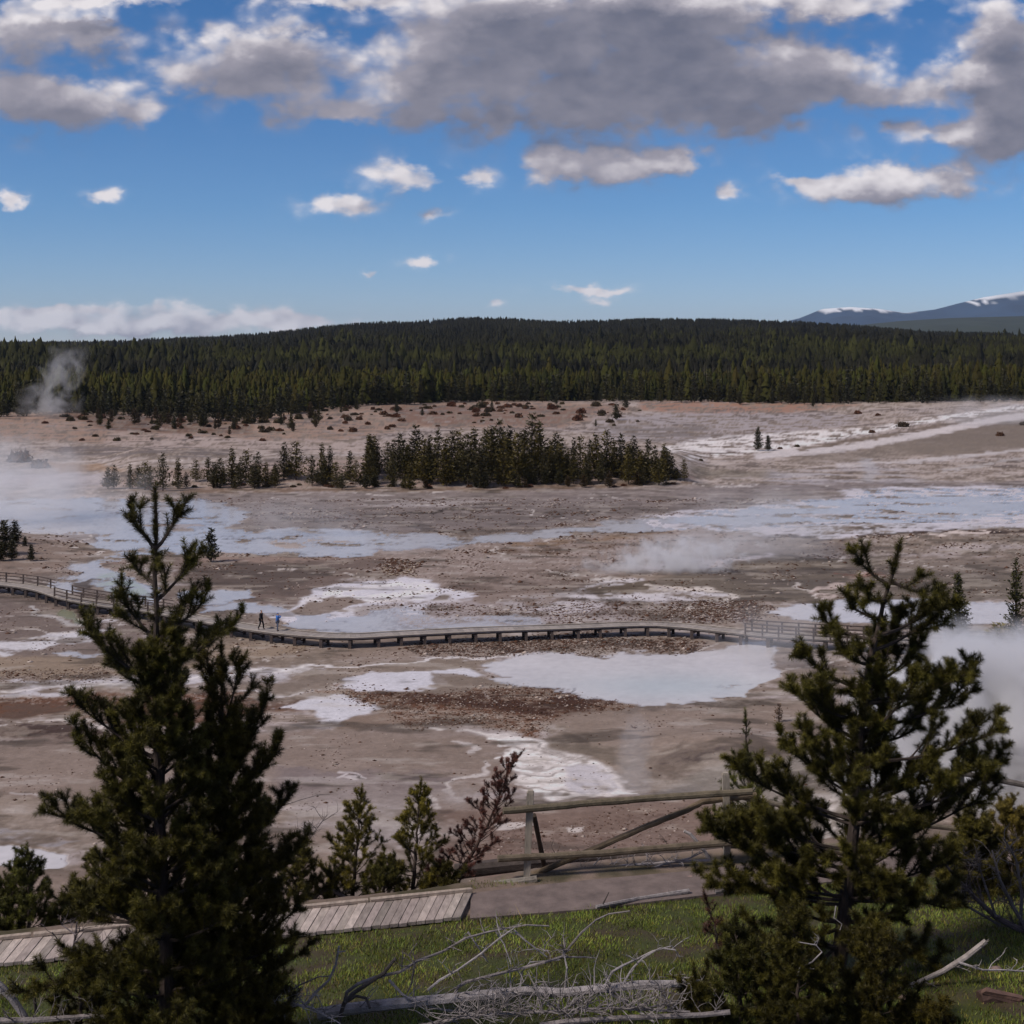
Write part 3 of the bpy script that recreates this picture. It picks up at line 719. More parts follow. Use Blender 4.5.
wsub = N.new('ShaderNodeVectorMath'); wsub.operation = 'SUBTRACT'; L.new(wno.outputs['Color'], wsub.inputs[0]); wsub.inputs[1].default_value = (.5, .5, .5)
wml = N.new('ShaderNodeVectorMath'); wml.operation = 'MULTIPLY_ADD'; L.new(wsub.outputs[0], wml.inputs[0]); wml.inputs[1].default_value = (62, 38, 0); L.new(UV, wml.inputs[2])
UV0 = UV; UV = wml.outputs[0]
BLOBS = [(30, 30, 75, 26, .9), (95, 32, 22, 12, .5), (15, 95, 75, 28, .95), (85, 106, 60, 22, .75), (140, 116, 34, 12, .4),
 (232, 62, 68, 30, .8), (290, 42, 45, 18, .65), (180, 80, 30, 14, .4), (290, 92, 55, 18, .6), (335, 62, 28, 24, .3), (110, 1, 75, 7, .8), (330, 2, 65, 7, .7),
 (440, 88, 72, 36, .9), (345, 113, 78, 12, .6), (500, 52, 80, 48, 1.0), (580, 78, 95, 50, 1.0), (640, 42, 95, 48, 1.0), (690, 84, 80, 36, .85), (560, 108, 110, 14, .5), (748, 118, 42, 22, .6),
 (765, 85, 58, 28, .75), (830, 68, 45, 27, .85), (560, 4, 120, 24, .8), (720, 4, 110, 18, .75), (850, 5, 70, 13, .6), (880, 94, 30, 14, .5),
 (1012, 85, 40, 48, 1.0), (960, 70, 50, 13, .65), (1002, 20, 30, 30, .75), (910, 94, 50, 13, .5), (950, 129, 66, 12, .85), (1000, 146, 50, 13, .7), (1015, 115, 40, 25, .5),
 (880, 184, 66, 17, .95), (940, 178, 45, 16, .75), (800, 181, 26, 6, .65), (850, 192, 40, 11, .5), (560, 168, 40, 12, 1.0), (622, 166, 50, 14, 1.0), (672, 160, 28, 13, .9),
 (402, 177, 30, 13, .9), (338, 203, 32, 9, .85), (472, 180, 17, 8, .75), (434, 178, 16, 7, .4), (6, 203, 13, 9, .9), (107, 194, 12, 7, .65), (435, 212, 14, 5, .45), (425, 262, 18, 6, .9), (373, 271, 8, 5, .6),
 (580, 289, 32, 5, .8), (615, 291, 20, 4, .65), (600, 301, 17, 4, .6), (495, 302, 7, 5, .65), (728, 189, 12, 6, .6),
 (235, 317, 75, 9, .95), (305, 322, 45, 7, .8), (150, 328, 65, 7, .85), (60, 311, 95, 6, .62), (30, 323, 70, 9, .75), (1120, 190, 60, 18, .8), (-120, 200, 60, 20, .8)]
def blobsum(du, dv):
    acc = None
    for (cx, cy, rx, ry, a) in BLOBS:
        if a == 0: continue
        ry = max(ry, 4)
        n = N.new('ShaderNodeVectorMath'); n.operation = 'MULTIPLY_ADD'
        L.new(UV, n.inputs[0]); n.inputs[1].default_value = (1 / rx, 1 / ry, 0)
        n.inputs[2].default_value = (-(cx - 512 - du) / rx, -(HOR - cy - dv) / ry, 0)
        d = N.new('ShaderNodeVectorMath'); d.operation = 'DOT_PRODUCT'; L.new(n.outputs[0], d.inputs[0]); L.new(n.outputs[0], d.inputs[1])
        p = math_('POWER', 0.42, d.outputs['Value'])
        acc = math_('MULTIPLY_ADD', p, a, 0.0 if acc is None else acc)
    sp = N.new('ShaderNodeSeparateXYZ'); L.new(UV, sp.inputs[0])
    hi = math_('MULTIPLY_ADD', sp.outputs[1], 1 / 260.0, -380 / 260.0, clamp=True)   # broken cloud over the unseen rest of the sky
    acc = math_('MULTIPLY_ADD', hi, 0.55, acc)
    return math_('MINIMUM', acc, 1.0)
def puffs(du, dv, det):
    ad = N.new('ShaderNodeVectorMath'); ad.operation = 'ADD'; L.new(UV0, ad.inputs[0]); ad.inputs[1].default_value = (du + 4300, dv + 900, 0)
    mu = N.new('ShaderNodeVectorMath'); mu.operation = 'MULTIPLY'; L.new(ad.outputs[0], mu.inputs[0]); mu.inputs[1].default_value = (1 / 100.0, 1 / 56.0, 0)
    nz = N.new('ShaderNodeTexNoise'); nz.inputs['Scale'].default_value = 1.0; nz.inputs['Detail'].default_value = det
    nz.inputs['Roughness'].default_value = 0.58; nz.inputs['Distortion'].default_value = 0.25
    L.new(mu.outputs[0], nz.inputs['Vector'])
    mu2 = N.new('ShaderNodeVectorMath'); mu2.operation = 'MULTIPLY'; L.new(ad.outputs[0], mu2.inputs[0]); mu2.inputs[1].default_value = (1 / 46.0, 1 / 34.0, 0)
    of = N.new('ShaderNodeVectorMath'); of.operation = 'MULTIPLY_ADD'; L.new(nz.outputs['Color'], of.inputs[0]); of.inputs[1].default_value = (.9, .9, 0); L.new(mu2.outputs[0], of.inputs[2])
    vo = N.new('ShaderNodeTexVoronoi'); vo.voronoi_dimensions = '2D'; vo.feature = 'SMOOTH_F1'; vo.inputs['Scale'].default_value = 1.0; vo.inputs['Smoothness'].default_value = .6
    try: vo.inputs['Detail'].default_value = 2.0; vo.inputs['Roughness'].default_value = .5
    except Exception: pass
    L.new(of.outputs[0], vo.inputs['Vector'])
    x = math_('MULTIPLY_ADD', nz.outputs['Fac'], CL_N, -CL_N * 0.5)
    return math_('MULTIPLY_ADD', vo.outputs['Distance'], -CL_V, math_('ADD', x, CL_V * 0.42)), nz.outputs['Fac']
acc0 = blobsum(0, 0); accU = blobsum(-8, 26)
n0, nf = puffs(0, 0, 8); n1, _ = puffs(7, -11, 4)
D0 = math_('ADD', math_('MULTIPLY_ADD', n0, math_('MULTIPLY', acc0, 4.0, clamp=True), acc0), -CL_T)
def mrange(x, a, b, c, d, smooth=True):
    n = N.new('ShaderNodeMapRange'); n.interpolation_type = 'SMOOTHSTEP' if smooth else 'LINEAR'
    L.new(x, n.inputs[0])
    for i, q in enumerate((a, b, c, d)): n.inputs[i + 1].default_value = q
    return n.outputs[0]
alpha = mrange(D0, -0.22, 0.46, 0, 1)
up = math_('GREATER_THAN', sx.outputs['Z'], 0.0)
alpha = math_('MULTIPLY', alpha, up)
deep = mrange(accU, 0.0, 1.0, 0.10, 0.92, False)
slope = math_('SUBTRACT', n1, n0)      # thicker towards the sun: this puff lies in shade
slope = math_('MULTIPLY', slope, math_('MULTIPLY_ADD', deep, -0.55, 0.70))
shade = math_('ADD', math_('MULTIPLY_ADD', nf, 0.9, -0.50), math_('ADD', deep, slope), clamp=True)
crc = N.new('ShaderNodeValToRGB'); L.new(shade, crc.inputs[0])
ce = crc.color_ramp.elements
ce[0].position = 0.0; ce[0].color = (*CL_WHITE, 1); ce[1].position = 1.0; ce[1].color = (*CL_DARK, 1)
e = ce.new(0.45); e.color = (*CL_GREY, 1); e = ce.new(0.2); e.color = (.37, .35, .375, 1)
bgc = N.new('ShaderNodeBackground'); L.new(crc.outputs[0], bgc.inputs['Color']); bgc.inputs['Strength'].default_value = CL_STR
mixw = N.new('ShaderNodeMixShader'); L.new(alpha, mixw.inputs[0]); L.new(bg.outputs[0], mixw.inputs[1]); L.new(bgc.outputs[0], mixw.inputs[2])
L.new(mixw.outputs[0], wout.inputs['Surface'])
world.cycles.sampling_method = 'MANUAL'; world.cycles.sample_map_resolution = 512

scene.view_settings.view_transform = 'Standard'; scene.view_settings.look = 'None'
scene.view_settings.exposure = EXPO; scene.view_settings.gamma = 1.0; scene.view_settings.use_curve_mapping = False
scene.render.engine = 'CYCLES'
cy = scene.cycles
cy.max_bounces = 6; cy.diffuse_bounces = 2; cy.glossy_bounces = 3; cy.transmission_bounces = 3; cy.volume_bounces = 3; cy.transparent_max_bounces = 12
cy.volume_step_rate = 1.5; cy.volume_max_steps = 160; cy.use_denoising = True; cy.sample_clamp_indirect = 4.0

# ------------------------------------------------------------------ air
if HAZE > 0:
    hm = bpy.data.materials.new('haze'); hm.use_nodes = True; nt = hm.node_tree
    nt.nodes.remove(nt.nodes['Principled BSDF'])
    pv = nt.nodes.new('ShaderNodeVolumePrincipled'); pv.inputs['Density'].default_value = HAZE
    pv.inputs['Color'].default_value = (0.62, 0.76, 1.0, 1); pv.inputs['Anisotropy'].default_value = 0.1
    nt.links.new(pv.outputs[0], nt.nodes['Material Output'].inputs['Volume'])
    mb = MB(); mb.box((0, 14000, 385), (19000, 0, 0), (0, 17300, 0), (0, 0, 400))
    hz = mb.build('haze', hm); tag(hz, kind='stuff')

# ------------------------------------------------------------------ steam
def steam(label, c, r, dens, scale, seed, lean=(0, 0), floor=0.15, stretch=(1, 1, 1), thr=(0.42, 0.68), top=True, step=1.0):
    """a soft-edged box-like shell holding a procedural cloud of steam; c = bottom centre, r = half sizes"""
    mb = MB(); hx, hy, h = r
    lx, ly = lean
    rings = []
    n = 20
    zs = [0, .08, .3, .6, .85, 1.0]
    vs = []
    for z in zs:
        for k in range(n):
            t = 2 * math.pi * k / n
            vs.append((math.cos(t) * hx + lx * z, math.sin(t) * hy + ly * z, z * h))
    fs = []
    for i in range(len(zs) - 1):
        for k in range(n):
            k2 = (k + 1) % n; fs.append((i * n + k, i * n + k2, (i + 1) * n + k2, (i + 1) * n + k))
    fs.append(tuple(range(n - 1, -1, -1))); fs.append(tuple(range((len(zs) - 1) * n, len(zs) * n)))
    mb._add(vs, fs)
    m = bpy.data.materials.new('steam'); m.use_nodes = True; nt = m.node_tree; N, L = nt.nodes, nt.links
    N.remove(N['Principled BSDF'])
    tc = N.new('ShaderNodeTexCoord')
    sep = N.new('ShaderNodeSeparateXYZ'); L.new(tc.outputs['Object'], sep.inputs[0])
    def mt(op, a, b=None, c=None, clamp=False):
        q = N.new('ShaderNodeMath'); q.operation = op; q.use_clamp = clamp
        for i, vv in enumerate((a, b, c)):
            if vv is None: continue
            if isinstance(vv, bpy.types.NodeSocket): L.new(vv, q.inputs[i])
            else: q.inputs[i].default_value = vv
        return q.outputs[0]
    zz = mt('DIVIDE', sep.outputs[2], h)
    xx = mt('DIVIDE', mt('SUBTRACT', sep.outputs[0], mt('MULTIPLY', zz, lx)), hx)
    yy = mt('DIVIDE', mt('SUBTRACT', sep.outputs[1], mt('MULTIPLY', zz, ly)), hy)
    rr = mt('ADD', mt('MULTIPLY', xx, xx), mt('MULTIPLY', yy, yy))
    fall = mt('SUBTRACT', 1.0, rr, clamp=True)
    up_ = mt('SUBTRACT', 1.0, zz, clamp=True)
    mp = N.new('ShaderNodeMapping'); mp.inputs['Location'].default_value = (seed * 13.1, seed * 7.7, seed * 3.3)
    mp.inputs['Scale'].default_value = stretch
    L.new(tc.outputs['Object'], mp.inputs[0])
    nz = N.new('ShaderNodeTexNoise'); nz.inputs['Scale'].default_value = scale; nz.inputs['Detail'].default_value = 4; nz.inputs['Roughness'].default_value = 0.6
    nz.inputs['Distortion'].default_value = 0.6
    L.new(mp.outputs[0], nz.inputs['Vector'])
    q = N.new('ShaderNodeMapRange'); q.interpolation_type = 'SMOOTHSTEP'
    # threshold sinks towards the axis: dense core, torn edges
    sh = mt('MULTIPLY_ADD', fall, 0.30, nz.outputs['Fac'])
    sh = mt('MULTIPLY_ADD', up_, 0.16 if top else 0.05, sh)
    L.new(sh, q.inputs[0]); q.inputs[1].default_value = thr[0] + 0.26; q.inputs[2].default_value = thr[1] + 0.26
    q.inputs[3].default_value = 0; q.inputs[4].default_value = 1
    d = mt('MULTIPLY', q.outputs[0], mt('MULTIPLY', fall, dens))
    ef = mt('MULTIPLY', mt('MULTIPLY', zz, 10.0, clamp=True), mt('MULTIPLY', up_, 3.0, clamp=True))
    d = mt('MULTIPLY', d, ef)
    pv = N.new('ShaderNodeVolumePrincipled'); pv.inputs['Color'].default_value = (0.97, 0.97, 1.0, 1); pv.inputs['Anisotropy'].default_value = 0.2
    L.new(d, pv.inputs['Density']); L.new(pv.outputs[0], N['Material Output'].inputs['Volume'])
    m.cycles.homogeneous_volume = False
    o = mb.build('steam', m); o.location = c
    tag(o, label, 'steam', kind='stuff')
    return o
if STEAM:
    def at(px, py, Y=None):
        g = G(px, py); return Vector((g.x, g.y, max(0.05, g.z)))
    steam('thin twisting column of steam rising in front of the forest at the left', at(45, 417), (14, 9, 27), 0.09, 0.13, 1, lean=(8, 0), thr=(0.50, 0.66))
    steam('wide low bank of white steam over the shallow water at the left edge', at(40, 520) + Vector((-6, 0, 0)), (30, 15, 15), 0.10, 0.10, 2, lean=(-10, 0), thr=(0.44, 0.64))
    steam('small wisp of steam beside the left end of the grove', at(140, 500), (12, 6, 6), 0.04, 0.2, 3, lean=(-4, 0), thr=(0.46, 0.66))
    steam('low puff of white steam from a vent in the middle of the flats', at(655, 572), (12.5, 4.5, 4.6), 0.6, 0.6, 4, lean=(6, 0), thr=(0.48, 0.64))
    steam('thin veil of steam before the dark bank right of the middle', at(745, 560), (15, 7, 9.5), 0.10, 0.22, 5, lean=(3, 0), thr=(0.42, 0.64))
    steam('dense white plume of steam behind the large open pine at the right', at(985, 797), (9.4, 6.0, 9.4), 2.2, 0.42, 6, lean=(1.8, 0), thr=(0.40, 0.54))
    steam('faint thread of steam rising just behind the log fence', at(632, 802), (1.9, 1.5, 5.6), 0.22, 0.6, 7, lean=(0.4, 0), thr=(0.42, 0.64))
    steam('thin steam drifting across the railed boardwalk', at(765, 668), (7, 5, 5.5), 0.07, 0.35, 8, lean=(1, 0), thr=(0.42, 0.64))
    steam('patches of thin low steam over the water left of the middle', at(300, 535), (22, 6, 5.5), 0.05, 0.2, 11, lean=(-3, 0), thr=(0.46, 0.66))
    steam('faint steam along the white stream high on the right slope', at(1000, 425), (30, 14, 9), 0.035, 0.1, 9, thr=(0.44, 0.64))
def edge_at(px): return float(np.interp(px, [-400, 0, 60, 110, 200, 256, 340, 450, 650, 700, 800, 1024, 1500], [418, 418, 412, 416, 422, 420, 408, 402, 401, 402, 404, 401, 400]))
# ------------------------------------------------------------------ conifers
def lowtree(tiers, k, h, r, rng, ragged=0.35, base=0.08):
    V = []; Fc = []
    for i in range(tiers):
        a = i / tiers
        zt = h * (1 - (1 - a) * 0.0) ; z_top = h * (base + (1 - base) * min(1, (i + 1.9) / tiers)); z_low = h * (base + (1 - base) * (i / tiers) * 0.97)
        rr = r * (1 - a) ** 0.85 + 0.03 * r
        b = len(V); V.append((rng.uniform(-.05, .05) * r, rng.uniform(-.05, .05) * r, z_top))
        off = rng.uniform(0, 6.28)
        for j in range(2 * k):
            t = off + math.pi * j / k
            q = rr * (rng.uniform(1 - ragged, 1 + ragged) if j % 2 == 0 else rng.uniform(0.35, 0.6))
            V.append((q * math.cos(t), q * math.sin(t), z_low + rng.uniform(-.35, .35) * h / tiers))
        for j in range(2 * k): Fc.append((b, b + 1 + j, b + 1 + (j + 1) % (2 * k)))
    return np.array(V), np.array(Fc)

def leaf_tree(rng, h, r, whorls, per, leaf, lean=0.0, open_=0.0, fill=6):
    """mid-distance conifer: leaf-sized faces on drooping and rising boughs; returns verts, faces, tint"""
    vs = []; cs = []
    for i in range(whorls):
        a = (i + rng.uniform(0, .8)) / whorls
        z = h * (0.06 + 0.92 * a)
        R = r * (1 - a) ** 0.8 * rng.uniform(0.75, 1.15) + 0.03 * r
        n = max(3, int(per * (1 - 0.45 * a)))
        o = rng.uniform(0, 6.28)
        for j in range(n):
            t = o + 6.283 * j / n + rng.uniform(-.3, .3)
            L_ = R * rng.uniform(0.55, 1.15)
            if rng.random() < open_: continue
            el = rng.uniform(-0.05, 0.35) + 0.5 * a
            m = max(2, int(fill * L_ / r + 2))
            shade = rng.uniform(0.65, 1.35)
            for q in range(m):
                f = (q + rng.random()) / m
                c = np.array([math.cos(t) * L_ * f, math.sin(t) * L_ * f, z + L_ * f * el + 0.25 * L_ * f * f])
                for s in range(2):
                    s_ = leaf * rng.uniform(0.6, 1.3)
                    d = rng.normal(size=3); d /= np.linalg.norm(d)
                    e = np.array([math.cos(t), math.sin(t), 0.5]) + rng.normal(size=3) * 0.5; e /= np.linalg.norm(e)
                    p = c + rng.normal(size=3) * leaf * 0.35
                    vs += [p - d * s_ * 0.32, p + d * s_ * 0.32, p + e * s_]
                    cs += [(shade, shade, shade * rng.uniform(.7, 1.1))] * 3
    v = np.array(vs); 
    return v, np.arange(len(v)).reshape(-1, 3), np.array(cs)

def trunk_mesh(h, r, col=(1, 1, 1), n=6, bend=0.0):
    mb = MB()
    pts = [Vector((bend * math.sin(2.2 * i / 6), bend * 0.5 * math.sin(1.7 * i / 6), h * i / 6)) for i in range(7)]
    mb.tube(pts, [r * (1 - 0.8 * i / 6) for i in range(7)], n, col)
    return mb

def mid_proto(name, seed, h, r, whorls, per, leaf, mat, label, cat, group=None, open_=0.0, tint=(1, 1, 1), fill=6):
    rng = np.random.default_rng(seed)
    root = empty(name)
    tag(root, label, cat, group)
    trunk_mesh(h * 0.97, h * 0.014 + 0.03).build('trunk', M['bark'], root)
    v, f, c = leaf_tree(rng, h, r, whorls, per, leaf, open_=open_, fill=fill)
    np_mesh('crown', v, f, 3, mat, root, colors=c * np.array(tint))
    root['_h'] = float(h)
    return root
def copy_thing(root):
    r = root.copy(); COL.objects.link(r)
    for ch in [c for c in COL.objects if c.parent == root]:
        c = ch.copy(); COL.objects.link(c); c.parent = r
    return r
_kids = {}
def copy_fast(root):
    if root.name not in _kids: _kids[root.name] = [c for c in COL.objects if c.parent == root]
    kids = _kids[root.name]
    r = root.copy(); COL.objects.link(r)
    for ch in kids:
        c = ch.copy(); COL.objects.link(c); c.parent = r
    return r
_used = set()
def place(proto, loc, h, label=None, group=None, rz=None, wide=1.0):
    if proto.name in _used: o = copy_fast(proto)
    else: o = proto; _kids[proto.name] = [c for c in COL.objects if c.parent == proto]; _used.add(proto.name)
    s = h / proto['_h']
    o.location = loc; o.scale = (s * wide, s * wide, s); o.rotation_euler = (0, 0, random.uniform(0, 6.28) if rz is None else rz)
    if label: o['label'] = label
    if group: o['group'] = group
    return o

# grove on the mound: photo columns -> (left, right, foot range, height px)
GL = 'dark young pine packed into the grove on the low mound across the basin'
grove = [mid_proto('young_pine', 100 + i, 8, [2.2, 2.7, 1.7, 2.4, 3.0][i], 15, 9, 0.50, M['needle_far'], GL, 'pine tree', 'pines of the grove on the mound',
                   tint=[(1.7, 1.5, 1.0), (1.3, 1.2, .9), (2.0, 1.7, .9), (1.1, 1.0, .9), (2.1, 1.8, .9)][i]) for i in range(5)]
# (px, foot py, height px) read from the photograph, then filled in between
gt = [(108, 489, 22), (114, 489, 24), (130, 489, 25), (138, 488, 22), (145, 490, 28), (150, 488, 22), (163, 491, 38), (178, 489, 30), (186, 488, 16), (196, 482, 22), (208, 482, 25),
      (220, 488, 30), (232, 484, 36), (240, 488, 28), (246, 482, 32), (252, 488, 24), (258, 484, 32), (266, 486, 24), (284, 480, 37), (296, 480, 38), (275, 488, 25), (312, 486, 30), (322, 482, 38), (330, 480, 34), (336, 488, 26),
      (350, 482, 32), (342, 490, 20), (370, 478, 42), (378, 474, 30), (388, 470, 28), (392, 486, 34), (400, 480, 46), (410, 490, 28), (416, 478, 52), (424, 484, 46), (430, 476, 42), (438, 480, 50), (446, 486, 48), (452, 478, 46),
      (458, 474, 44), (462, 482, 40), (468, 486, 52), (474, 476, 48), (480, 488, 44), (486, 472, 44), (492, 480, 54), (500, 476, 56), (504, 487, 50), (510, 474, 48), (518, 482, 50), (524, 476, 46), (532, 472, 58), (539, 478, 56), (545, 484, 40), (551, 470, 30), (556, 476, 44),
      (562, 478, 40), (568, 482, 34), (574, 474, 36), (580, 478, 42), (586, 484, 30), (590, 474, 34), (596, 478, 44), (602, 482, 30), (607, 476, 46), (614, 478, 38), (621, 476, 42), (627, 480, 36), (634, 478, 42), (641, 480, 30), (648, 478, 40), (655, 480, 34), (664, 480, 36), (672, 480, 26), (684, 481, 22)]
rg = random.Random(4)
fill_ = []
for _ in range(62):
    px = rg.uniform(355, 668); fill_.append((px, rg.uniform(470, 486), rg.uniform(24, 42) * (1 - 0.25 * (px > 560))))
for _ in range(8): fill_.append((rg.uniform(212, 340), rg.uniform(480, 490), rg.uniform(16, 28)))
for i, (px, py, hp) in enumerate(gt + fill_):
    g = G(px, py)
    h = hp / F * g.y
    lab = GL
    place(grove[i % 5], g, h, lab, 'pines of the grove on the mound', wide=rg.uniform(.75, 1.2) * (1.15 if hp < 30 else 1.0))
gb_ = [mid_proto('pine_bush', 560 + i, 3, 1.15, 10, 9, 0.34, M['needle_far'], 'x', 'bush', None, fill=6, tint=[(1, 1, .9), (1.4, 1.25, .8), (1.3, .9, .8)][i]) for i in range(3)]
for i in range(55):
    px = rg.uniform(205, 690) if i % 3 else rg.uniform(340, 560); g = G(px, rg.uniform(476, 489)); place(gb_[i % 3], g, rg.uniform(8, 15) / F * g.y, 'low dark pine bush filling the foot of the grove on the mound', 'low bushes at the foot of the grove', wide=1.15)
for i in range(60):
    px = rg.uniform(100, 640) if i % 3 == 0 else rg.uniform(90, 320); py = max(edge_at(px), 404) + abs(rg.gauss(0, 7)); g = G(px, min(py, 436))
    place(gb_[i % 3], g, rg.uniform(7, 17) / F * g.y, 'small ragged pine scattered below the edge of the far forest', 'small pines below the forest edge', wide=rg.uniform(.6, .95))
tallest = [o for o in COL.objects if o.get('group') == 'pines of the grove on the mound']

# separate small trees on the flats and the slopes
FREE = [(211, 562, 34, 1, 'lone small dark spruce standing on the grey mud between the shallow streams', 1.15),
        (4, 554, 34, 1, 'tallest dark pine of the few on the hillock at the left edge', 1.5),
        (15, 543, 22, 0, 'short pine atop the left hillock, half behind its tall neighbour', 1.7),
        (12, 560, 20, 1, 'squat bushy pine low on the left hillock above the boardwalk railing', 1.5),
        (1, 561, 18, 0, 'little pine cut off by the left edge of the picture, above the railing', 1.6),
        (31, 561, 17, 3, 'rightmost tiny pine on the foot of the left hillock', 1.2),
        (25, 546, 10, 2, 'low round pine bush on the slope of the left hillock', 1.6),
        (758, 451, 24, 1, 'taller of two small dark spruces below the white terraces', 0.9),
        (768, 451, 16, 3, 'shorter darker one of two small spruces below the white terraces', 1.2),
        (813, 407, 9, 3, 'tiny dark pine alone before the forest edge right of the orange ground', 1.1),
        (740, 405, 14, 4, 'small pine standing just clear of the forest edge at the orange ground', 1.2)]
free_proto = [mid_proto('small_pine', 130 + i, 6, [1.2, 1.5, 1.3, 1.5, 1.7][i], 16, 9, 0.42, M['needle_far'], 'x', 'pine tree', None, tint=(.9, .9, .85), fill=7) for i in range(5)]
for (px, py, hp, k, lab, wd) in FREE:
    g = G(px, py); place(free_proto[k], g, hp / F * g.y, lab, None, wide=wd)
for p_ in free_proto:
    if p_.name not in _used:
        for c in [c for c in COL.objects if c.parent == p_]: bpy.data.objects.remove(c)
        bpy.data.objects.remove(p_)

# two slim trees at the far right, beyond the steam
fine = mid_proto('slim_spruce', 150, 8, 1.5, 30, 9, 0.30, M['needle_olive'], 'x', 'spruce tree', None, tint=(.5, .55, .6), fill=12)
g = G(958, 641); place(fine, g, 69 / F * g.y, 'slim pointed spruce left of the pale pool, its foot behind the steam', None, wide=1.15)
fine2 = mid_proto('slim_spruce', 151, 8, 1.3, 26, 8, 0.28, M['needle_olive'], 'x', 'spruce tree', None, open_=0.12, tint=(.45, .5, .55), fill=10)
g = G(1016, 649); place(fine2, g, 93 / F * g.y, 'taller thin spruce at the right edge with bare gaps between its boughs', None, wide=1.0)

# pines along the forest edge: individuals
EG = 'pines in the front row of the far forest'
EL = 'olive green pine in the front row of the forest beyond the basin'
edge = [mid_proto('forest_pine', 170 + i, 12, [2.0, 2.4, 1.8, 2.2][i], 12, 7, 1.0, M['needle_far'], EL, 'pine tree', EG,
                  tint=[(1.0, 1.05, .8), (1.25, 1.2, .7), (.85, .9, .9), (.6, .7, .8)][i], fill=4) for i in range(4)]
for i in range(170):
    px = -8 + 1040 * (i + rg.uniform(-.45, .45)) / 169
    g = G(px, edge_at(px) + rg.uniform(-1.5, 1.0))
    place(edge[i % 4], g, rg.uniform(5, 14) * (0.85 if 40 < px < 300 else 1), EL, EG, wide=rg.uniform(.8, 1.1))

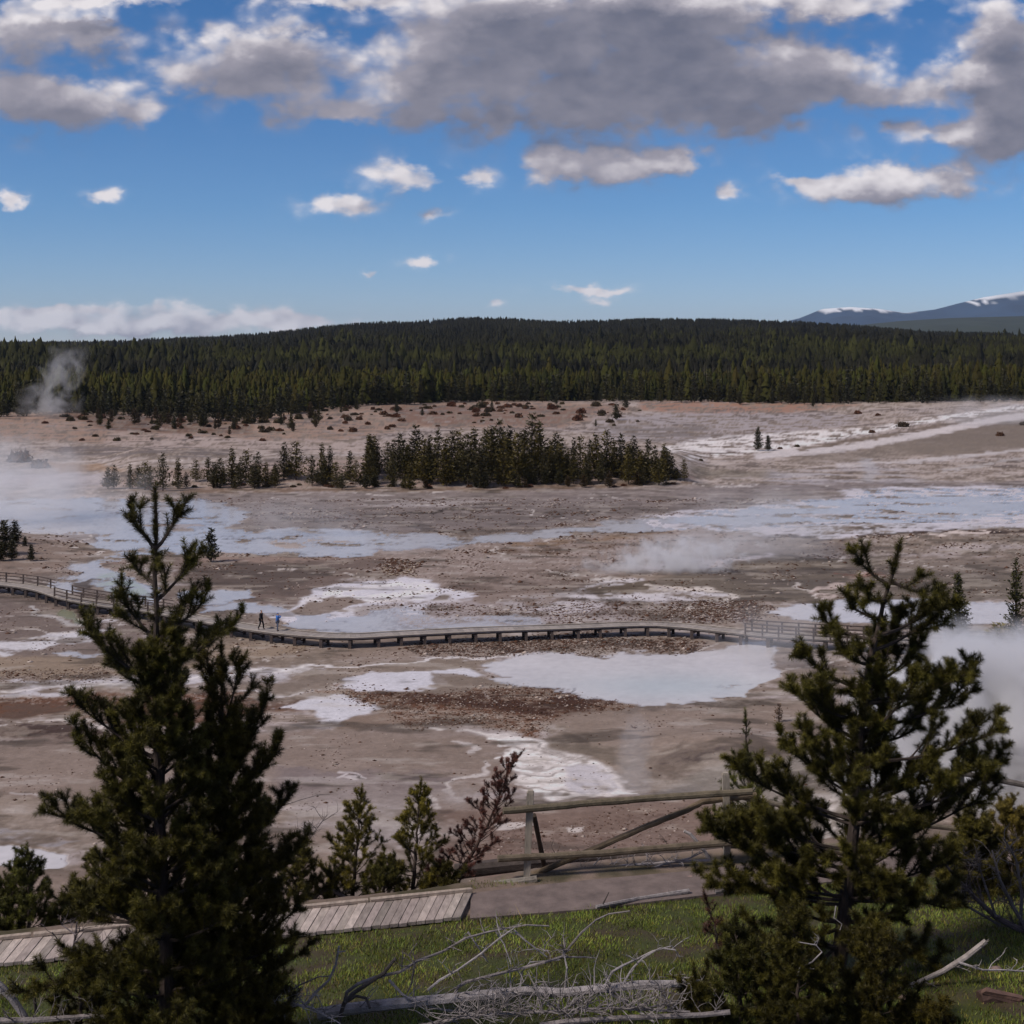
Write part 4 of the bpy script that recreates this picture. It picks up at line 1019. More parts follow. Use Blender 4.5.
# the forest mass
def forest():
    rng = np.random.default_rng(77)
    protos = [[lowtree(6, 5, 1.0, 0.21 + 0.03 * i, np.random.default_rng(300 + i)) for i in range(5)],
              [lowtree(4, 3, 1.0, 0.17 + 0.03 * i, np.random.default_rng(400 + i)) for i in range(5)]]
    VV, FF, CC = [], [], []; base = 0
    sets = [(600, 800, 0.0, 15, 0), (800, 1350, 1, 26, 1), (1350, 1900, 2, 42, 1), (1900, 2480, 3, 38, 1)]
    for (Y0, Y1, _, area, lod) in sets:
        tmax = 0.50
        n = int((Y1 - Y0) * (Y0 + Y1) * tmax / area)
        Yr = np.sqrt(rng.uniform(Y0 ** 2, Y1 ** 2, n)) if lod else np.sqrt(rng.uniform(520.0 ** 2, Y1 ** 2, n))
        t = rng.uniform(-tmax, tmax, n); x = t * Yr
        z = hbase(x, Yr)
        px = 512 + F * t; py = HOR + F * (ZC - z) / Yr
        e = np.interp(px, [-400, 0, 60, 110, 200, 256, 340, 450, 650, 700, 800, 1024, 1500], [418, 418, 412, 416, 422, 420, 408, 402, 401, 402, 404, 401, 400])
        keep = py < e - 0.3
        clump = fbm(x, Yr, 70, 3, 201)
        if Y0 >= 800: keep &= (clump > -0.62)
        x, Yr, z, clump = x[keep], Yr[keep], z[keep], clump[keep]
        n = len(x)
        if Y0 < 800:
            h = rng.uniform(5, 12.5, n) * (1 + 0.35 * clump)
            col = np.stack([rng.uniform(1.0, 1.25, n), rng.uniform(1.05, 1.3, n), rng.uniform(.4, .6, n)], 1) * (0.70 + 0.7 * clump)[:, None]
            dk = rng.random(n) < 0.18; col[dk] *= 0.5
        else:
            h = rng.uniform(6, 17, n) * (1 + 0.25 * clump)
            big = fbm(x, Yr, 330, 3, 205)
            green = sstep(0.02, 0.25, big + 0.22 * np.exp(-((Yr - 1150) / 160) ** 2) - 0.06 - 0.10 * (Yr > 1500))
            dark = np.array([.30, .32, .42]); olive = np.array([.62, .70, .40])  # cloud shadow over the hills is painted into the dark conifer tint
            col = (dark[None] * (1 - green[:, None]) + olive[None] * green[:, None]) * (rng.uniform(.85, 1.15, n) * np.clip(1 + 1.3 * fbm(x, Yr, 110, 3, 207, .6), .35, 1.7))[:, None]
        tall = (rng.random(n) < 0.05) & (Yr < 1800); h[tall] *= 1.4; h = np.where(Yr > 1800, h * 0.8, h)
        pick = rng.integers(0, 5, n)
        for k in range(5):
            pv, pf = protos[lod][k]
            s = np.where(pick == k)[0]
            if not len(s): continue
            ang = rng.uniform(0, 6.28, len(s)); ca, sa = np.cos(ang), np.sin(ang)
            hs = h[s]; wd = hs * rng.uniform(.75, 1.15, len(s)) * (1.0 if lod == 0 else 1.25)
            vx = (pv[None, :, 0] * ca[:, None] - pv[None, :, 1] * sa[:, None]) * wd[:, None] + x[s][:, None]
            vy = (pv[None, :, 0] * sa[:, None] + pv[None, :, 1] * ca[:, None]) * wd[:, None] + Yr[s][:, None]
            vz = pv[None, :, 2] * hs[:, None] + z[s][:, None] - 0.2
            VV.append(np.stack([vx, vy, vz], -1).reshape(-1, 3))
            FF.append((pf[None] + (np.arange(len(s)) * len(pv))[:, None, None] + base).reshape(-1, 3))
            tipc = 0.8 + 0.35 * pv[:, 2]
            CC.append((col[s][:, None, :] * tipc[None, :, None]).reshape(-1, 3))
            base += len(s) * len(pv)
    # grey standing snags
    for (Y0, Y1, pxa, pxb, n, bright) in [(690, 1300, -50, 1100, 750, 1.8), (700, 1250, 660, 1100, 900, 2.6), (1900, 2450, 200, 800, 350, 1.6)]:
        Yr = rng.uniform(Y0, Y1, n); px = rng.uniform(pxa, pxb, n); x = (px - 512) / F * Yr; z = hbase(x, Yr)
        hh = rng.uniform(11, 17, n); w = rng.uniform(0.12, 0.26, n) * (Yr / 1000) ** 0.5
        a = rng.normal(0, 0.5, (n, 2))
        v = np.stack([np.stack([x - w, Yr, z], 1), np.stack([x + w, Yr, z], 1), np.stack([x, Yr + w, z], 1), np.stack([x + a[:, 0], Yr + a[:, 1], z + hh], 1)], 1)
        VV.append(v.reshape(-1, 3))
        f = np.array([[0, 1, 3], [1, 2, 3], [2, 0, 3]])
        FF.append((f[None] + (np.arange(n) * 4)[:, None, None] + base).reshape(-1, 3)); base += 4 * n
        c = np.ones((n * 4, 3)) * bright * np.array([1.0, .92, 2.0]); CC.append(c * np.repeat(rng.uniform(.5, 1.3, n), 4)[:, None])
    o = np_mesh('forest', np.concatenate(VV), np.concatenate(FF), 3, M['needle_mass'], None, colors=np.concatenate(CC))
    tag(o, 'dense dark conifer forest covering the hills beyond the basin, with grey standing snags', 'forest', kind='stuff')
    print('forest tris', sum(len(f) for f in FF))
forest()

# small shrubs and boulders scattered on the far terraces
shp = []
for i in range(4):
    rng = np.random.default_rng(500 + i)
    n = 420; c = rng.normal(size=(n, 3)); c /= np.linalg.norm(c, axis=1)[:, None]; c *= rng.uniform(.3, 1, (n, 1)); c[:, 2] = np.abs(c[:, 2]) * 0.75
    d = rng.normal(size=(n, 3)) * 0.10; e = rng.normal(size=(n, 3)) * 0.16 + [0, 0, .15]
    v = np.stack([c - d, c + d, c + e], 1).reshape(-1, 3)
    col = np.repeat(rng.uniform(.6, 1.3, (n, 1)), 3, 0) * np.array([[1.0, .75, .55], [.7, .8, .5], [1.2, .8, .6], [.55, .6, .45]][i])
    o = np_mesh('shrub', v, np.arange(n * 3).reshape(-1, 3), 3, M['shrub'], None, colors=col); shp.append(o)
SL = ['low reddish brown shrub scattered on the orange terraces before the far forest', 'low grey brown shrub on the shore of the grove mound']
def put_shrub(i, px, py, wp, label, group, flat=0.6):
    src = shp[i % 4]
    o = src if src.get('label') is None else src.copy()
    if o is not src: COL.objects.link(o)
    g = G(px, py); s = wp / 2 / F * g.y
    o.location = g; o.scale = (s, s, s * flat / 0.75); o.rotation_euler = (0, 0, random.uniform(0, 6))
    tag(o, label, 'shrub', group)
for i in range(180):
    px = rg.uniform(45, 640) if i % 4 else rg.uniform(300, 560); py = max(edge_at(px) + 1, 404) + abs(rg.gauss(0, 11)); py = min(py, 441 if px < 300 else 432)
    put_shrub(i, px, py, rg.uniform(3, 13) * rg.uniform(.6, 1), SL[0], 'shrubs on the far terraces', rg.uniform(.5, 1.0))
for i in range(38):
    px = rg.uniform(105, 680); put_shrub(i, px, rg.uniform(484, 489), rg.uniform(4, 9), SL[1], 'shrubs around the grove')
for (px, py, w, lab) in [(1000, 436, 9, 'dark round bush high on the right slope below the white stream'), (903, 427, 12, 'dark low bush at the edge of the upper white stream'), (858, 414, 8, 'small dark bush on the pale ridge left of the streams'),
                         (878, 416, 6, 'tiny brown bush just right of the dark bush on the pale ridge'), (701, 461, 5, 'tiny reddish bush alone on the flat right of the grove'), (780, 449, 5, 'tiny bush right of the pair of small spruces'),
                         (797, 447, 6, 'second tiny bush right of the pair of small spruces'), (872, 433, 7, 'small dark bush in the middle of the right slope'),
                         (1023, 425, 8, 'dark bush at the right edge above the white stream'), (82, 441, 6, 'tiny black bush on the grey flat at the left'), (117, 441, 8, 'small black bush on the grey flat right of a tinier one'),
                         (20, 462, 26, 'sparse brown thicket half lost in the left steam'), (40, 468, 20, 'brown thicket at the right of the left steam')]:
    put_shrub(int(px), px, py, w, lab, None, 0.8)
yb = mid_proto('yellow_bush', 540, 2.2, 1.6, 7, 9, 0.3, M['needle_yellow'], 'x', 'bush', None, fill=6)
g = G(1000, 652); place(yb, g, 2.4, 'yellowish brown bush at the foot of the thin spruce at the right edge', None, wide=1.4)
sp_ = mid_proto('seedling', 541, 1.0, 0.35, 8, 5, 0.12, M['shrub'], 'x', 'sapling', None, fill=4)
g = G(779, 722); place(sp_, g, 1.25, 'tiny grey sapling alone on the tan ground below the milky pool', None)
# ------------------------------------------------------------------ foreground pines with real needles
def needles(shoots, dens, nl, nw, rng, tint):
    """shoots: (p0, p1, tone, thick). returns triangles of needles round each shoot"""
    p0 = np.array([s[0] for s in shoots]); p1 = np.array([s[1] for s in shoots]); tone = np.array([s[2] for s in shoots])
    ln = np.linalg.norm(p1 - p0, axis=1)
    cnt = np.maximum(8, (ln * dens * 2.1).astype(int))
    idx = np.repeat(np.arange(len(shoots)), cnt); n = len(idx)
    d = (p1 - p0)[idx] / ln[idx][:, None]
    f = rng.random(n)
    base = p0[idx] + (p1 - p0)[idx] * f[:, None]
    r = rng.normal(size=(n, 3)); r -= (r * d).sum(1)[:, None] * d; r /= np.linalg.norm(r, axis=1)[:, None]
    fw = rng.uniform(0.15, 0.9, n) + 0.9 * (f > 0.93)
    nd = r + d * fw[:, None] + np.array([0, 0, 0.12]); nd /= np.linalg.norm(nd, axis=1)[:, None]
    sd_ = np.cross(nd, rng.normal(size=(n, 3))); sd_ /= np.linalg.norm(sd_, axis=1)[:, None]
    L_ = nl * 1.12 * rng.uniform(0.7, 1.15, n) * (1 - 0.25 * (f > 0.9))
    v = np.stack([base - sd_ * nw / 2, base + sd_ * nw / 2, base + nd * L_[:, None]], 1).reshape(-1, 3)
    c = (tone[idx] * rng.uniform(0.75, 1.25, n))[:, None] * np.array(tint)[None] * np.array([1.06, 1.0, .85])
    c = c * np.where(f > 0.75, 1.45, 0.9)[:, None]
    return v, np.repeat(c, 3, 0)

def crv(p, d, L_, up, n, rng, wob=0.06):
    """curved polyline from p along d, turning by 'up' towards the sky"""
    pts = [np.array(p, float)]; d = np.array(d, float); d /= np.linalg.norm(d)
    for i in range(n):
        d = d + np.array([0, 0, up / n]) + rng.normal(size=3) * wob; d /= np.linalg.norm(d)
        pts.append(pts[-1] + d * L_ / n)
    return pts

def pine(name, label, trunk_pts, r0, prof, gap, per, mat, seed, cat='pine tree', nl=0.055, nw=0.0032, dens=420, start=0.06,
         tint=(1, 1, 1), extra=(), leader=0.35, keep=1.0, tuft=0.20, barkcol=(1, 1, 1), bare=0.25, sidegap=0.09, elev=(0.12, 0.9), group=None, azbias=None):
    rng = np.random.default_rng(seed)
    root = empty(name, tuple(trunk_pts[0])); tag(root, label, cat, group)
    o0 = np.array(trunk_pts[0], float)
    tp = [np.array(p, float) - o0 for p in trunk_pts]
    seg = [np.linalg.norm(tp[i + 1] - tp[i]) for i in range(len(tp) - 1)]; H = sum(seg)
    def at_h(s):
        s = min(max(s, 0), H * 0.999)
        for i, l in enumerate(seg):
            if s <= l: return tp[i] + (tp[i + 1] - tp[i]) * s / l
            s -= l
        return tp[-1]
    wood = MB()
    tt = [at_h(H * i / 14) + np.array([0.012 * math.sin(3 * i), 0.012 * math.cos(2 * i), 0]) * (0 < i < 14) for i in range(15)]
    wood.tube(tt, [max(0.006, r0 * (1 - 0.88 * i / 14)) for i in range(15)], 9, barkcol, 0.08)
    shoots = []
    def bough(p, d, L_, up, thick, lvl=0):
        n = 6 if lvl == 0 else 3
        pts = crv(p, d, L_, up, n, rng, 0.05 if lvl == 0 else 0.08)
        wood.tube(pts, [max(0.003, thick * (1 - 0.75 * i / n)) for i in range(n + 1)], 5 if lvl == 0 else 4, barkcol, 0, cap=False)
        tone = rng.uniform(0.55, 1.6)
        tl = min(L_ * 0.75, tuft * 1.4)
        # needles on the outer length
        acc = 0
        for i in range(n, 0, -1):
            if acc > tl: break
            shoots.append((pts[i - 1], pts[i], tone * (1.1 if i == n else 0.9), 1)); acc += np.linalg.norm(pts[i] - pts[i - 1])
        if lvl >= 2 or L_ < 0.16: return
        dd = pts[-1] - pts[-2]; dd = dd / np.linalg.norm(dd)
        for k in range(4 if lvl == 0 else 3):          # whorl of buds at the tip
            rv = rng.normal(size=3); rv -= rv.dot(dd) * dd; rv /= np.linalg.norm(rv)
            bp_ = pts[-1] - dd * rng.uniform(0, .05); e_ = dd * rng.uniform(.4, .9) + rv * .75 + np.array([0, 0, .25]); e_ /= np.linalg.norm(e_)
            q_ = bp_ + e_ * tuft * rng.uniform(.45, .8)
            shoots.append((bp_, q_, tone * rng.uniform(.8, 1.2), 1))
        ns = int(L_ * (1 - bare) / sidegap)
        side = 1 if rng.random() < .5 else -1
        for k in range(ns):
            if rng.random() > keep: continue
            f = bare + (1 - bare) * (k + rng.uniform(0.1, .9)) / max(1, ns)
            q = f * n; i = min(int(q), n - 1); b = pts[i] + (pts[i + 1] - pts[i]) * (q - i)
            dd = pts[i + 1] - pts[i]; dd = dd / np.linalg.norm(dd)
            lat = np.cross(dd, [0, 0, 1.0]); lat /= max(1e-6, np.linalg.norm(lat)); side = -side
            nd = dd * rng.uniform(.5, 1.0) + lat * side * rng.uniform(.15, .9) + np.array([0, 0, rng.uniform(-.25, .9)])
            ll = (tuft * rng.uniform(.7, 1.2) + (1 - f) * L_ * 0.33) * (0.75 if lvl else 1)
            bough(b, nd, ll, 0.3, thick * 0.45, lvl + 1)
    # leader
    top = at_h(H * .999); ld = at_h(H) - at_h(H * 0.93); ld = ld / np.linalg.norm(ld)
    shoots.append((top - ld * leader, top, 1.0, 1)); shoots.append((top - ld * leader, top, 1.0, 1)); shoots.append((top - ld * 0.1, top + ld * 0.06, 1.1, 1))
    s = H * start
    while s < H - leader * 0.5:
        a = s / H
        n = int(rng.integers(per[0], per[1] + 1)); o = rng.uniform(0, 6.28)
        for j in range(n):
            t = o + 6.283 * j / n + rng.uniform(-.35, .35)
            if azbias is not None: pass
            L_ = prof(a) * rng.uniform(0.62, 1.12)
            el = elev[0] + (elev[1] - elev[0]) * a ** 1.3 + rng.uniform(-.12, .12)
            p = at_h(s + rng.uniform(-.06, .06))
            bough(p, (math.cos(t), math.sin(t), math.tan(min(1.25, el))), L_, 0.55 - 0.2 * a, max(0.006, r0 * 0.30 * (1 - .7 * a)))
        s += gap * rng.uniform(.8, 1.2) * (1 - 0.25 * a)
    for (p, q, up) in extra:       # boughs read from the photograph
        p = np.array(p, float) - o0; q = np.array(q, float) - o0
        d = q - p; L_ = np.linalg.norm(d); d = d / L_
        bough(p, d - np.array([0, 0, up * 0.5]), L_ * 1.03, up, r0 * 0.26)
    wood.build('trunk', M['bark'], root)
    v, c = needles(shoots, dens, nl, nw, rng, tint)
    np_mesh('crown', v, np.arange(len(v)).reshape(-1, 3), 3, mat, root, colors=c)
    print(name, 'needles', len(v) // 3)
    return root
def pf(tab):
    xs = [t[0] for t in tab]; ys = [t[1] for t in tab]
    return lambda a: float(np.interp(a, xs, ys))
def line(px0, py0, px1, py1, Y, n=5, drift=0.0, k=0.0):
    a = P(px0, py0, Y); b = P(px1, py1, Y)
    return [a + (b - a) * (i / n) + Vector((k * math.sin(math.pi * i / n), drift * i / n, 0)) for i in range(n + 1)]

# 1 the tall pine at the left (front)
Yl = 13.7; s = Yl / F
def zoff(px, py, Y): p = P(px, py, Y); return (p.x, p.y, p.z)
def boughs(lst, Y): return [(zoff(a, b, Y), (P(c, d, Y).x, Y + dy, P(c, d, Y).z), up) for (a, b, c, d, dy, up) in lst]
g0 = P(168, 1062, Yl)
pine('pine_tree', 'tall bushy dark green pine rising at the left, reaching highest on that side',
     [g0, P(166, 960, Yl), P(161, 860, Yl), P(158, 740, Yl), P(156, 620, Yl), P(155, 489, Yl)], 0.085,
     pf([(0, .82), (.12, .86), (.25, .80), (.42, .66), (.55, .46), (.66, .30), (.76, .14), (.84, .08), (.92, .05), (1, .05)]), 0.26, (5, 6), M['needle_dark'], 21,
     dens=560, nl=0.058, nw=0.0042, leader=0.55, tuft=0.19, bare=0.12, start=0.03, sidegap=.10, tint=(1, 1, 1),
     extra=boughs([(155, 548, 131, 519, .05, .3), (156, 548, 183, 514, -.05, .4), (156, 585, 128, 568, .2, .3), (157, 600, 190, 560, -.1, .6), (156, 640, 118, 600, .1, .5), (157, 640, 200, 600, 0, .5), (158, 680, 95, 632, -.2, .7), (158, 690, 100, 668, .2, .4),
                   (158, 672, 226, 632, .1, .3), (158, 760, 82, 700, .1, .7), (158, 800, 78, 742, -.1, .4), (160, 850, 62, 800, -.2, .6), (160, 830, 66, 824, .3, .4), (164, 930, 60, 905, .3, .3), (164, 950, 52, 985, -.3, .3)], Yl))
# 2 its shorter neighbour
Y2 = 14.3
pine('pine_tree', 'shorter bushy pine pressed against the right side of the tallest left pine',
     [P(232, 1050, Y2), P(228, 900, Y2), P(224, 780, Y2), P(221, 642, Y2)], 0.06,
     pf([(0, .66), (.2, .68), (.45, .55), (.6, .42), (.75, .24), (.88, .11), (1, .05)]), 0.25, (5, 6), M['needle_dark'], 22,
     dens=540, nl=0.058, nw=0.0042, leader=0.4, tuft=0.18, bare=0.12, start=0.03, sidegap=.10, tint=(1.1, 1.0, .9),
     extra=boughs([(222, 720, 200, 660, .1, .4), (222, 730, 246, 662, -.1, .6), (224, 790, 262, 705, .1, .7), (226, 800, 284, 742, -.1, .6), (226, 860, 292, 800, .1, .5), (228, 900, 300, 845, 0, .4), (230, 950, 306, 915, -.2, .3), (230, 985, 300, 960, .1, .2)], Y2))
# 3 the large open pine at the right
Y3 = 16.2
tp3 = [P(838, 968, Y3), P(846, 900, Y3), P(853, 840, Y3), P(857, 770, Y3), P(864, 700, Y3), P(874, 640, Y3), P(888, 590, Y3), P(900, 543, Y3)]
pine('pine_tree', 'large open pine with a leaning dark trunk and tufted boughs standing at the right',
     tp3, 0.095, pf([(0, .8), (.12, .95), (.25, .95), (.40, .70), (.48, .38), (.6, .24), (.75, .16), (.9, .12), (1, .08)]), 0.29, (4, 5), M['needle_dark'], 23,
     dens=680, nl=0.07, nw=0.0046, leader=0.38, tuft=0.20, bare=0.33, start=0.04, keep=1, sidegap=0.10, elev=(0.0, 0.9), tint=(1, 1, 1),
     extra=boughs([(890, 585, 862, 566, .1, .5), (892, 582, 920, 592, -.1, .5), (886, 600, 864, 590, -.3, .3), (880, 620, 858, 612, .2, .5), (874, 640, 826, 622, .2, .5), (876, 636, 932, 608, -.2, .5), (874, 650, 952, 612, .2, .6), (868, 664, 838, 648, -.3, .5),
                   (864, 690, 812, 652, .2, .8), (860, 720, 806, 688, -.2, .7), (868, 690, 920, 648, .3, .6), (866, 704, 962, 660, -.1, .7), (866, 700, 935, 695, .3, .5), (862, 725, 982, 702, .2, .8), (860, 760, 986, 714, -.3, .8), (860, 745, 930, 740, .3, .5),
                   (858, 740, 800, 702, .3, .6), (856, 775, 806, 735, -.1, .7), (857, 790, 796, 750, .2, .4), (857, 790, 1000, 770, .2, .6), (858, 815, 985, 775, -.4, .5), (854, 820, 742, 778, .3, .5), (854, 850, 760, 805, -.3, .6), (856, 850, 992, 812, .3, .5), (850, 870, 740, 845, .2, .3), (850, 890, 940, 845, -.3, .5), (848, 900, 752, 880, 0, .4), (850, 905, 715, 893, .2, .2), (848, 925, 728, 938, -.3, .2), (846, 940, 765, 975, -.4, .1), (850, 880, 704, 862, .1, .3), (846, 930, 925, 960, -.2, .2), (850, 900, 960, 905, .2, .3), (852, 860, 728, 825, -.1, .4),
                   (857, 765, 900, 700, .4, .6), (862, 735, 905, 668, -.4, .7), (868, 690, 908, 624, .3, .6), (856, 800, 925, 770, -.2, .7), (857, 775, 830, 705, .4, .5), (866, 705, 890, 650, .5, .6), (855, 830, 905, 790, .5, .5)], Y3))
# 4 the pointed pine behind the fence
Y4 = 22.4
pine('pine_tree', 'slender pointed pine growing behind the right post of the log fence',
     [P(752, 905, Y4), P(750, 800, Y4), P(745, 711, Y4)], 0.05, pf([(0, .75), (.3, .72), (.5, .55), (.62, .34), (.75, .17), (1, .09)]), 0.24, (4, 5), M['needle_olive'], 24,
     dens=420, nl=0.05, nw=0.0042, leader=0.25, tuft=0.14, bare=0.3, tint=(.75, .9, .9))
# 5, 6 the pair behind the boardwalk
for (x0, y0, x1, y1, w, lab, sd2) in [(352, 902, 362, 788, 1.0, 'young yellow-green pine, left one of the pair behind the plank walk', 31), (412, 902, 421, 781, 1.05, 'young yellow-green pine, right one of the pair behind the plank walk', 32)]:
    Yq = 21.2
    pine('young_pine', lab, [P(x0, y0, Yq), P((x0 + x1) / 2, (y0 + y1) / 2, Yq), P(x1, y1, Yq)], 0.035,
         pf([(0, .62 * w), (.3, .55 * w), (.6, .36 * w), (.85, .18), (1, .1)]), 0.19, (4, 6), M['needle_olive'], sd2, dens=480, nl=0.05, nw=0.0048, leader=0.22, tuft=0.13, bare=0.25, start=0.05, keep=.8, sidegap=.13, tint=(1.2, 1.15, .9))
# 7 red dead pine leaning right
Yr = 21.3
pine('dead_pine', 'dead reddish-brown leaning pine beside the left post of the log fence',
     [P(440, 892, Yr), P(470, 858, Yr), P(495, 810, Yr), P(508, 770, Yr), P(522, 752, Yr)], 0.035,
     pf([(0, .4), (.3, .50), (.6, .40), (.9, .18), (1, .1)]), 0.15, (4, 5), M['needle_red'], 33, dens=400, nl=0.040, nw=0.005, leader=0.12, tuft=0.10, bare=0.3, keep=.8, sidegap=.1, cat='dead tree', barkcol=(1.0, .8, .75), tint=(1, 1, 1.1))
# 8 left edge cluster
for (x0, y0, x1, y1, Yq, w, lab, sd2, mt, tn) in [
    (28, 946, 27, 846, 19.4, .46, 'young pine standing before the pale pool at the left edge', 41, 'needle_olive', (.8, .95, .9)),
    (4, 945, 0, 878, 19.6, .42, 'low young pine cut by the left edge of the picture, behind the plank walk', 42, 'needle_olive', (.8, .9, .9)),
    (85, 925, 84, 900, 19.9, .36, 'knee-high olive pine seedling behind the plank walk, left of the tall pine', 43, 'needle_olive', (.95, .95, .8)),
    (60, 930, 62, 905, 19.7, .30, 'smallest pine seedling behind the left plank walk', 44, 'needle_olive', (.9, .95, .8)),
    (100, 915, 96, 850, 20.2, .42, 'thin yellowish pine half hidden behind the left edge of the tall pine', 45, 'needle_yellow', (.8, .9, .8)),
    (296, 905, 300, 842, 20.6, .40, 'sparse olive pine half hidden behind the right side of the bushy pair', 46, 'needle_olive', (.8, .8, .8)),
    (330, 903, 330, 868, 21.0, .38, 'low dark seedling at the left foot of the yellow-green pair', 71, 'needle_olive', (.7, .75, .8)),
    (382, 903, 384, 858, 20.9, .40, 'low dark seedling between the two yellow-green pines', 72, 'needle_olive', (.65, .7, .8)),
    (440, 897, 444, 864, 21.0, .34, 'low dark seedling at the foot of the dead red-brown pine', 73, 'needle_olive', (.7, .7, .7)),
    (1012, 915, 1010, 806, 20.6, .72, 'yellowish pine at the right edge below the fence rail', 47, 'needle_yellow', (.85, .85, .7)),
    (968, 925, 972, 810, 19.6, .75, 'olive pine between the large open pine and the right edge', 48, 'needle_olive', (.75, .75, .7)),
    (800, 1060, 792, 906, 14.2, .54, 'dark young pine in the lower right, in front of the large open pine', 49, 'needle_dark', (.85, .85, .8)),
    (742, 1060, 735, 915, 14.6, .48, 'dark green young pine left of its twin at the lower right', 50, 'needle_dark', (.8, .88, .9)),
    (880, 1060, 872, 930, 14.4, .54, 'dark bushy young pine at the bottom right of centre', 51, 'needle_dark', (.85, .8, .7)),
    (700, 1060, 694, 968, 14.5, .36, 'low dark pine right of the fallen grey log', 52, 'needle_dark', (1.0, 1.0, .9)),
    (930, 1065, 928, 1000, 14.3, .42, 'small dark pine before the grey pole at the bottom right', 53, 'needle_dark', (1.1, 1.0, .8)),
    (80, 1050, 78, 955, 14.2, .40, 'small pine at the left foot of the tall pine', 54, 'needle_dark', (1.0, 1.0, .8)),
    (262, 1050, 262, 985, 13.9, .36, 'small dark pine at the right foot of the bushy pair', 55, 'needle_dark', (1.1, 1.05, .8))]:
    pine('young_pine', lab, [P(x0, y0, Yq), P((x0 + x1) / 2 + 2, (y0 + y1) / 2, Yq), P(x1, y1, Yq)], 0.03,
         pf([(0, w), (.3, w * .9), (.6, w * .6), (.85, w * .32), (1, .08)]), 0.15, (4, 6), M[mt], sd2, dens=480, nl=0.05, nw=0.0046, leader=0.2, tuft=0.14, bare=0.2, start=0.04, keep=1, sidegap=.09, tint=tuple(.85 * t_ for t_ in tn))
pine('dead_sapling', 'reddish dead sapling against the grass right of the end of the grey log', [P(722, 980, 15.6), P(716, 930, 15.6), P(704, 893, 15.6)], 0.02, pf([(0, .14), (.5, .16), (1, .1)]), 0.14, (3, 4),
     M['needle_red'], 60, dens=420, nl=0.045, nw=0.004, leader=0.2, tuft=0.09, bare=.3, keep=.5, cat='dead tree', tint=(.7, .8, .8))

# ------------------------------------------------------------------ twigs, logs, dead wood
def twiggy(mb, pts, r, n, L_, rng, col, levels=1, spread=0.9, updir=0.2):
    for k in range(n):
        f = rng.uniform(0.1, .97) * (len(pts) - 1); i = int(f); b = Vector(pts[i]).lerp(Vector(pts[i + 1]), f - i)
        d = (Vector(pts[i + 1]) - Vector(pts[i])).normalized()
        v = Vector((rng.uniform(-1, 1), rng.uniform(-1, 1), rng.uniform(-.5, 1) + updir)); v.normalize()
        d2 = (d * rng.uniform(0, .7) + v * spread).normalized()
        l = L_ * rng.uniform(.4, 1.2); q = [b]
        for j in range(4):
            d2 = (d2 + Vector((rng.uniform(-.3, .3), rng.uniform(-.3, .3), rng.uniform(-.3, .25)))).normalized(); q.append(q[-1] + d2 * l / 4)
        j_ = rng.uniform(.65, 1.15); c = tuple(x * j_ for x in col)
        mb.tube(q, [r, r * .85, r * .7, r * .5, r * .25], 4, c, cap=False)
        if levels > 0: twiggy(mb, q, r * .6, 3, L_ * .5, rng, col, levels - 1, spread)
def trace(pts, lift=0.0, dY=0.0, Yfix=None):
    """photo pixels -> world points lying on the ground distance of the first/last point"""
    Ys_ = [GY(px, py) for px, py in pts] if Yfix is None else None
    return [P(px, py, (Ys_[i] if Ys_ else Yfix) + dY) + Vector((0, 0, lift)) for i, (px, py) in enumerate(pts)]
rr_ = random.Random(9)
def dead(name, label, cat, px, r0, r1, Y, col=(1, 1, 1), twigs=0, L_=.3, child=(), mat='deadwood', tr=0.008, n=8, lv=1, dz=0.0):
    root = empty(name); tag(root, label, cat)
    pts = [P(a, b, (Y if not callable(Y) else Y(a, b))) for a, b in px]
    root.location = pts[0]; pts = [p - root.location for p in pts]
    k = len(pts); mb = MB(); mb.tube(pts, [r0 + (r1 - r0) * i / (k - 1) for i in range(k)], n, col, 0.10)
    mb.build('trunk', M[mat], root)
    for ci, (cp, a, b, c2, tw) in enumerate(child):
        cpts = [P(x, y, (Y if not callable(Y) else Y(x, y)) + rr_.uniform(-.1, .1)) - root.location for x, y in cp]
        a *= 1.35; b *= 1.35; m2 = MB(); kk = len(cpts); m2.tube(cpts, [a + (b - a) * i / (kk - 1) for i in range(kk)], 6, c2, 0.08)
        if tw: twiggy(m2, cpts, b * .8, tw * 2, .26, rr_, c2, 1)
        m2.build('branch', M[mat], root)
    if twigs:
        m3 = MB(); twiggy(m3, pts, tr, twigs, L_, rr_, col, lv); tag(m3.build('twigs', M[mat], root), kind='stuff')
    return root
W = (1.05, 1.03, 1.05); GY_ = (.72, .68, .68); DK = (.22, .2, .19); MDW = (.5, .46, .45)
Yd = 14.6
